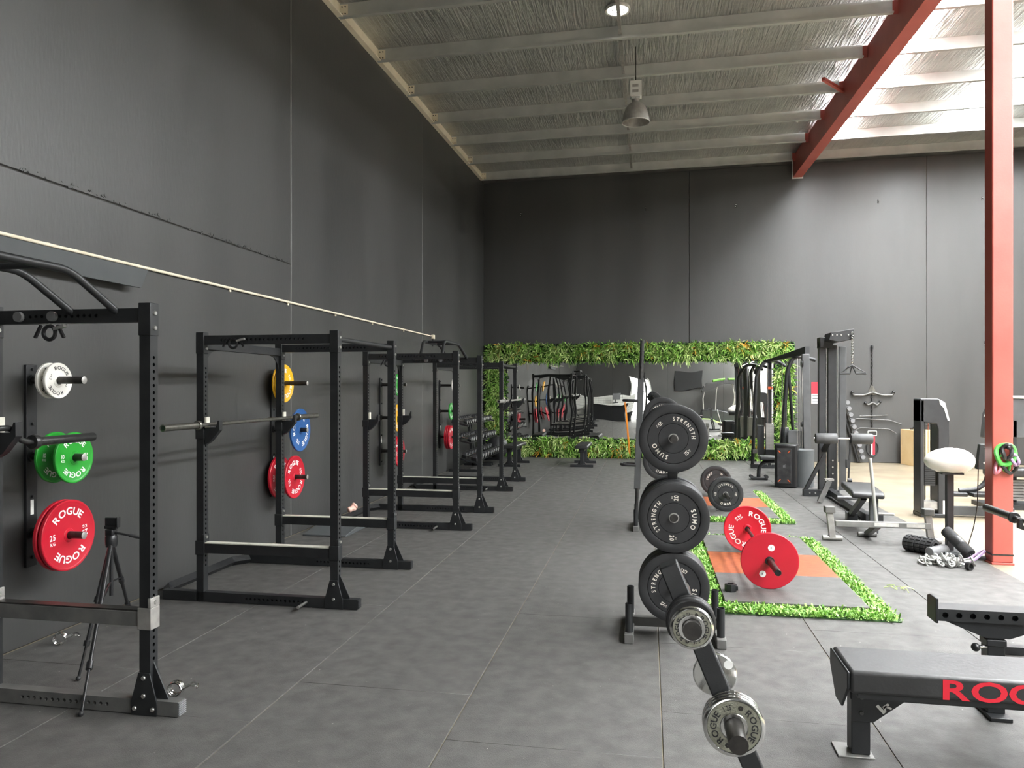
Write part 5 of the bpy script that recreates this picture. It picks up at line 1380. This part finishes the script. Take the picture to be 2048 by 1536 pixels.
# ---- machine beyond the column, cut by the photo edge
lm_ = thing('leg_press_machine', 'dark leg machine partly hidden behind the red column', 'gym machine', (4.90, 11.65, -0.006))
MB().prism([(-0.25, 0.95), (0.45, 0.95), (0.45, 1.50), (0.0, 1.52), (-0.14, 1.46), (-0.22, 1.30)], 'Y', -0.06, 0.08).build('hood', 'machine_grey', lm_, bevel=0.02, seg=3)
T('hood_rail', [(-0.24, -0.07, 1.25), (-0.15, -0.07, 1.47), (0.0, -0.07, 1.53), (0.45, -0.07, 1.52)], 0.02, 'galv', 10, 0.08, lm_)
MB().span((-0.2, -0.02, 0.35), (0.12, 0.02, 1.10)).build('light_panel', 'label_paper', lm_)
MB().span((0.13, -0.06, 0.0), (0.17, 0.04, 1.2)).build('post', 'steel_black', lm_)
bolt(lm_, (-0.02, -0.07, 1.12), 'Y', -1, 0.018, 0.01)
MB().span((-0.30, -0.40, 0.44), (0.45, -0.12, 0.56)).build('seat_pad', 'vinyl_black', lm_, bevel=0.03, seg=3)
T('seat_frame', [(-0.25, -0.30, 0.43), (-0.22, -0.30, 0.30), (-0.30, -0.30, 0.06)], 0.035, 'steel_black', 12, 0.08, lm_)
for k in range(7):
    MB().span((0.0, -0.30, 0.12 + k * 0.04), (0.25, -0.2, 0.152 + k * 0.04)).build('stack_plate', 'steel_mid_grey', lm_)
MB().span((-0.35, -0.42, 0.0), (0.5, 0.1, 0.06)).build('base', 'steel_black', lm_)

# ---- plywood box with straps on top, attachments on the back wall
bx_ = thing('plywood_box', 'tall plywood box standing against the back wall', 'box', (5.70, 17.42, -0.006), 0.25)
MB().span((-0.24, -0.24, 0.0), (0.24, 0.24, 0.76)).build('body', 'plywood', bx_, bevel=0.006)
for s_ in (-1, 1):
    MB().span((-0.242, s_ * 0.24 - 0.004, 0.0), (0.242, s_ * 0.24 + 0.004, 0.76)).build('face_panel', 'plywood', bx_, bevel=0.003)
sg = thing('strap_heap', 'heap of black straps lying on the plywood box', 'straps', (5.72, 17.40, 0.754))
for k in range(6):
    c = (random.uniform(-0.14, 0.16), random.uniform(-0.1, 0.05), 0.03)
    MB().tube([(c[0] + 0.06 * math.cos(a), c[1] + 0.04 * math.sin(a), 0.018 + 0.02 * k * 0.8 + 0.012 * math.sin(2 * a + k)) for a in [2 * PI * i / 14 for i in range(14)]], 0.014, 6, closed=True).build('strap', 'vinyl_black', sg)
def wall_bar(name, label, pts, r, m='attach_steel', ends=None, cat='cable bar', fr=0.03):
    t = thing(name, label, cat, (0, YB, 0))
    MB().tube(fillet(pts, fr), r, 10).build('bar', m, t)
    if ends:
        for p in ends:
            MB().ball(p, r * 1.35, 10, 8).build('end_cap', 'plastic_black', t)
    return t
yw = -0.06
wall_bar('pulldown_bar', 'wide pulldown bar with wing-shaped black ends hanging on the back wall', [(4.45, yw, 1.56), (4.47, yw, 1.49), (4.68, yw, 1.49), (4.87, yw, 1.555), (5.06, yw, 1.49), (5.28, yw, 1.49), (5.30, yw, 1.56)], 0.026, 'attach_steel', [(4.45, yw, 1.56), (5.30, yw, 1.56)])
wall_bar('narrow_handle', 'short winged handle hanging under the wide pulldown bar', [(4.72, yw, 1.32), (4.78, yw, 1.27), (4.87, yw, 1.33), (4.96, yw, 1.27), (5.02, yw, 1.34)], 0.024, 'attach_steel', [(4.72, yw, 1.32), (5.02, yw, 1.34)])
wall_bar('straight_handle', 'short straight bar hanging on the back wall above two bent bars', [(4.60, yw, 1.025), (4.9, yw, 1.035), (5.17, yw, 1.05)], 0.012)
wall_bar('bent_bar', 'long bent bar hanging on the back wall, upper of two', [(4.43, yw, 0.93), (4.55, yw, 0.975), (5.22, yw, 0.94), (5.46, yw, 0.85)], 0.013)
wall_bar('bent_bar', 'long bent bar hanging on the back wall, lower of two', [(4.49, yw, 0.69), (4.60, yw, 0.765), (5.20, yw, 0.745), (5.35, yw, 0.65)], 0.014)
hk = thing('hanging_chain', 'dark chain strap hanging from a hook on the back wall', 'chain', (4.865, YB - 0.03, 0))
MB().tube(fillet([(0, 0.03, 2.58), (0.0, -0.02, 2.58), (0.0, -0.02, 2.50)], 0.02), 0.022, 10).build('hook', 'steel_black', hk)
lk2 = MB().tube([(0.014 * math.cos(a), 0, 0.028 * math.sin(a)) for a in [2 * PI * i / 10 for i in range(10)]], 0.009, 6, closed=True).mesh('chain_link')
for k in range(40):
    link('chain_link', lk2, 'bar_dark', hk, (0, 0, 2.50 - 0.044 * k), (0, 0, (k % 2) * PI / 2))
MB().prism([(-0.11, 1.50), (0.11, 1.50), (0.02, 1.70), (-0.02, 1.70)], 'Y', -0.012, 0.0).build('bracket', 'bar_steel', hk)
rp = thing('rope_attachment', 'looped rope and harness with red webbing hanging low on the back wall', 'rope', (4.865, YB - 0.05, 0))
MB().tube([(0.12 * math.cos(a), 0, 0.31 + 0.16 * math.sin(a)) for a in [2 * PI * i / 24 for i in range(24)]], 0.014, 8, closed=True).build('rope_loop', 'steel_black', rp)
MB().span((-0.035, -0.02, 0.18), (0.0, -0.01, 0.56)).build('strap', 'label_paper', rp)
MB().span((0.0, -0.02, 0.18), (0.05, -0.008, 0.58)).build('webbing', 'print_red', rp)
MB().tube(fillet([(-0.09, 0, 0.60), (-0.09, 0, 0.70), (0.09, 0, 0.70), (0.09, 0, 0.60), (-0.09, 0, 0.60)], 0.02), 0.010, 8).build('buckle', 'galv', rp)
# leaning dumbbell ladder on the wall
dl = thing('dumbbell_ladder', 'slanted wall ladder holding a row of small dumbbells', 'dumbbell rack', (0, YB - 0.02, 0))
MB().bar((4.19, -0.03, 1.40), (4.56, -0.10, 0.02), 0.05, 0.03).build('rail', 'steel_black', dl)
MB().bar((4.27, -0.03, 1.40), (4.60, -0.10, 0.02), 0.02, 0.02).build('rail', 'steel_mid_grey', dl)
nth = ['top', 'second', 'third', 'fourth', 'fifth', 'sixth', 'seventh', 'eighth', 'ninth', 'lowest']
for k in range(10):
    u = k / 9; x = 4.31 + 0.32 * u; z = 1.33 - 1.20 * u
    d_ = thing('dumbbell', 'small grey round dumbbell, %s on the slanted wall ladder' % nth[k], 'dumbbell', (x, YB - 0.13, z))
    for s_ in (0, 1):
        MB().lathe([(0.001, -0.10 + 0.13 * s_), (0.046, -0.10 + 0.13 * s_), (0.05, -0.092 + 0.13 * s_), (0.05, -0.038 + 0.13 * s_), (0.046, -0.03 + 0.13 * s_), (0.001, -0.03 + 0.13 * s_)], axis='Y', n=8).build('head', 'plastic_grey', d_)
    MB().cyl((0, -0.04, 0), (0, 0.04, 0), 0.014, 8).build('handle', 'chrome', d_)
rsg = thing('safety_sign', 'small red and white safety sign on the back wall', 'sign', (3.68, YB, 1.42))
MB().span((-0.08, -0.006, 0.10), (0.08, 0.0, 0.36)).build('red_panel', 'print_red', rsg)
MB().span((-0.08, -0.006, -0.12), (0.08, 0.0, 0.095)).build('white_panel', 'print_white', rsg)
ln = MB()
for z in (0.05, -0.02, -0.09):
    MB().span((-0.06, -0.0072, z), (0.06, -0.0062, z + 0.02)).build('print_line', 'panel_grey', rsg)

# ---- floor clutter by the column
fr1 = thing('foam_roller', 'black ridged hollow foam roller lying by the chains', 'foam roller', (2.68, 8.12, 0), 0.75)
MB().lathe([(0.045, -0.15), (0.072, -0.15), (0.072, 0.15), (0.045, 0.15)], c=(0, 0, 0.082), axis='Y', n=28, closed=True).build('tube', 'foam_black', fr1)
kn = MB().span((-0.012, -0.02, 0.0), (0.012, 0.02, 0.012)).mesh('knob')
for j in range(14):
    a = 2 * PI * j / 14
    for k in range(5):
        link('tread_block', kn, 'foam_black', fr1, (0.071 * math.cos(a), -0.115 + 0.057 * k, 0.082 + 0.071 * math.sin(a)), (0, PI / 2 - a, 0))
fr2 = thing('foam_roller', 'smooth dark foam roller propped against the cushion post', 'foam roller', (2.95, 8.10, 0.0), (0.55, 0, 0.45))
MB().lathe([(0.001, -0.17), (0.050, -0.17), (0.055, -0.16), (0.055, 0.16), (0.050, 0.17), (0.001, 0.17)], c=(0, 0, 0.16), axis='Y', n=24).build('body', 'foam_black', fr2)
MB().lathe([(0.056, -0.05), (0.057, -0.05), (0.057, 0.03), (0.056, 0.03)], c=(0, 0, 0.16), axis='Y', n=24, closed=True).build('band', 'vinyl_black', fr2)
fr3 = thing('foam_roller', 'slim grey foam roller lying between the other rollers', 'foam roller', (2.80, 8.02, 0), -0.9)
MB().lathe([(0.001, -0.13), (0.042, -0.13), (0.048, -0.12), (0.048, 0.12), (0.042, 0.13), (0.001, 0.13)], c=(0, 0, 0.048), axis='Y', n=24).build('body', 'plastic_grey', fr3)
bd = thing('massage_stick', 'dark grey stick lying on the mats behind the chains', 'stick', (3.05, 7.93, 0), 1.15)
MB().cyl((0, -0.20, 0.022), (0, 0.20, 0.022), 0.022, 12).build('stick', 'panel_grey', bd)
ch = thing('steel_chain', 'heap of shiny steel chain on the mats by the red column', 'chain', (2.76, 7.62, 0))
lk3 = MB().tube([(0.021 * math.cos(a) * 1.0, 0, 0.040 * math.sin(a)) for a in [2 * PI * i / 12 for i in range(12)]], 0.0085, 6, closed=True).mesh('link')
rr = random.Random(5)
px_, py_, ang = -0.20, 0.10, 0.0
for k in range(62):
    ang += rr.uniform(-0.9, 0.9)
    nx, ny = px_ + 0.055 * math.cos(ang), py_ + 0.055 * math.sin(ang)
    if (nx / 0.26) ** 2 + (ny / 0.17) ** 2 > 1:
        ang += PI * 0.8; nx, ny = px_ + 0.055 * math.cos(ang), py_ + 0.055 * math.sin(ang)
    px_, py_ = nx, ny
    hz = 0.045 * max(0, 1 - (nx / 0.26) ** 2 - (ny / 0.17) ** 2)
    o = link('link', lk3, 'chain_steel', ch, (nx, ny, 0.022 + rr.uniform(0, 1) * hz), (PI / 2 + (0.25 if k % 2 else 1.2), rr.uniform(-0.3, 0.3), ang + PI / 2))
cl2 = thing('barbell_collar', 'black bar clamp dropped at the edge of the chain heap', 'bar collar', (2.86, 7.43, 0), 0.5)
MB().lathe([(0.024, -0.02), (0.036, -0.02), (0.036, 0.02), (0.024, 0.02)], c=(0, 0, 0.036), axis='Y', n=20, closed=True).build('ring', 'plastic_black', cl2)
MB().bar((0.03, 0, 0.05), (0.09, 0.02, 0.03), 0.02, 0.015).build('lever', 'plastic_black', cl2)
vb = thing('resistance_band', 'dusky violet resistance band lying between the chains and the column', 'resistance band', (3.0, 7.75, 0))
MB().tube(fillet([(-0.10, -0.06, 0.012), (0.02, 0.0, 0.02), (0.12, 0.04, 0.09), (0.16, 0.10, 0.10), (0.10, 0.12, 0.06), (0.0, 0.06, 0.015), (-0.12, 0.02, 0.012)], 0.04), 0.014, 6).build('band_loop', 'band_violet', vb)
# bands hung on the column
def hung_band(label, m, x, z, w, h, y, r=0.014, rot=0.0):
    t = thing('resistance_band', label, 'resistance band', (3.262 + x, 7.725 - y, z), (0, rot, 0))
    pts = [(w * math.cos(a) * (0.85 + 0.15 * math.sin(a)), 0.012 * math.sin(3 * a), h * math.sin(a)) for a in [2 * PI * i / 28 for i in range(28)]]
    MB().tube(pts, r, 8, closed=True).build('band_loop', MT and m, t)
    return t
pgk = thing('band_hook', 'black hook fixed to the red column for hanging bands', 'hook', (3.265, 7.725, 1.10))
MB().cyl((0, 0.0, 0.0), (0, -0.10, 0.0), 0.012, 10).build('peg', 'steel_black', pgk)
MB().ball((0, -0.105, 0.0), 0.02, 12, 8).build('knob', 'steel_black', pgk)
hung_band('bright green resistance band hanging widest on the red column', 'band_green', 0.0, 1.03, 0.095, 0.095, 0.055, 0.020, 0.15)
hung_band('black resistance band looped over the green one on the red column', 'vinyl_black', 0.03, 0.98, 0.085, 0.125, 0.035, 0.017, -0.25)
hung_band('second black resistance band bunched at the hook on the red column', 'vinyl_black', 0.0, 1.06, 0.045, 0.065, 0.085, 0.018, 0.1)
hung_band('thin green resistance band hanging lowest on the red column', 'band_green', 0.0, 0.945, 0.045, 0.08, 0.018, 0.012, -0.4)
hung_band('pink resistance band peeking out low on the red column', 'band_pink', -0.055, 0.91, 0.026, 0.06, 0.030, 0.014, 0.35)
hung_band('lilac resistance band folded among the green bands', 'band_violet', 0.07, 0.985, 0.03, 0.05, 0.075, 0.015, -0.3)
cdr = thing('loose_cord', 'thin dark cord trailing down beside the red column', 'cord', (3.12, 7.92, 0))
MB().tube(fillet([(0.03, 0.05, 0.95), (0.02, 0.05, 0.5), (-0.02, 0.03, 0.30), (-0.09, 0.0, 0.10), (-0.06, -0.05, 0.006), (0.06, -0.06, 0.006)], 0.06), 0.005, 6).build('cord', 'peg_dark', cdr)

# ---- bench-press stand beyond the photo edge that carries a bar
cr = thing('bench_press_stand', 'black bench press uprights cut off by the photo edge', 'bench stand', (2.31, 4.62, 0))
for y in (-0.52, 0.52):
    MB().span((0.055, y - 0.03, 0.0), (0.115, y + 0.03, 0.90)).build('upright', 'steel_black', cr, bevel=0.004)
    MB().prism([(0.055, 0.74), (-0.055, 0.78), (-0.055, 0.84), (-0.04, 0.84), (-0.03, 0.795), (0.055, 0.795)], 'Y', y - 0.02, y + 0.02).build('bar_hook', 'steel_black', cr, bevel=0.002)
    MB().span((-0.15, y - 0.03, 0.0), (0.45, y + 0.03, 0.05)).build('foot', 'steel_black', cr, bevel=0.004)
MB().span((0.055, -0.5, 0.30), (0.115, 0.5, 0.36)).build('cross_tube', 'steel_black', cr, bevel=0.004)
barbell('dark barbell sleeve reaching in front of the red column', (2.31, 4.62, 0.818), m='bar_dark', slv_r=0.026)
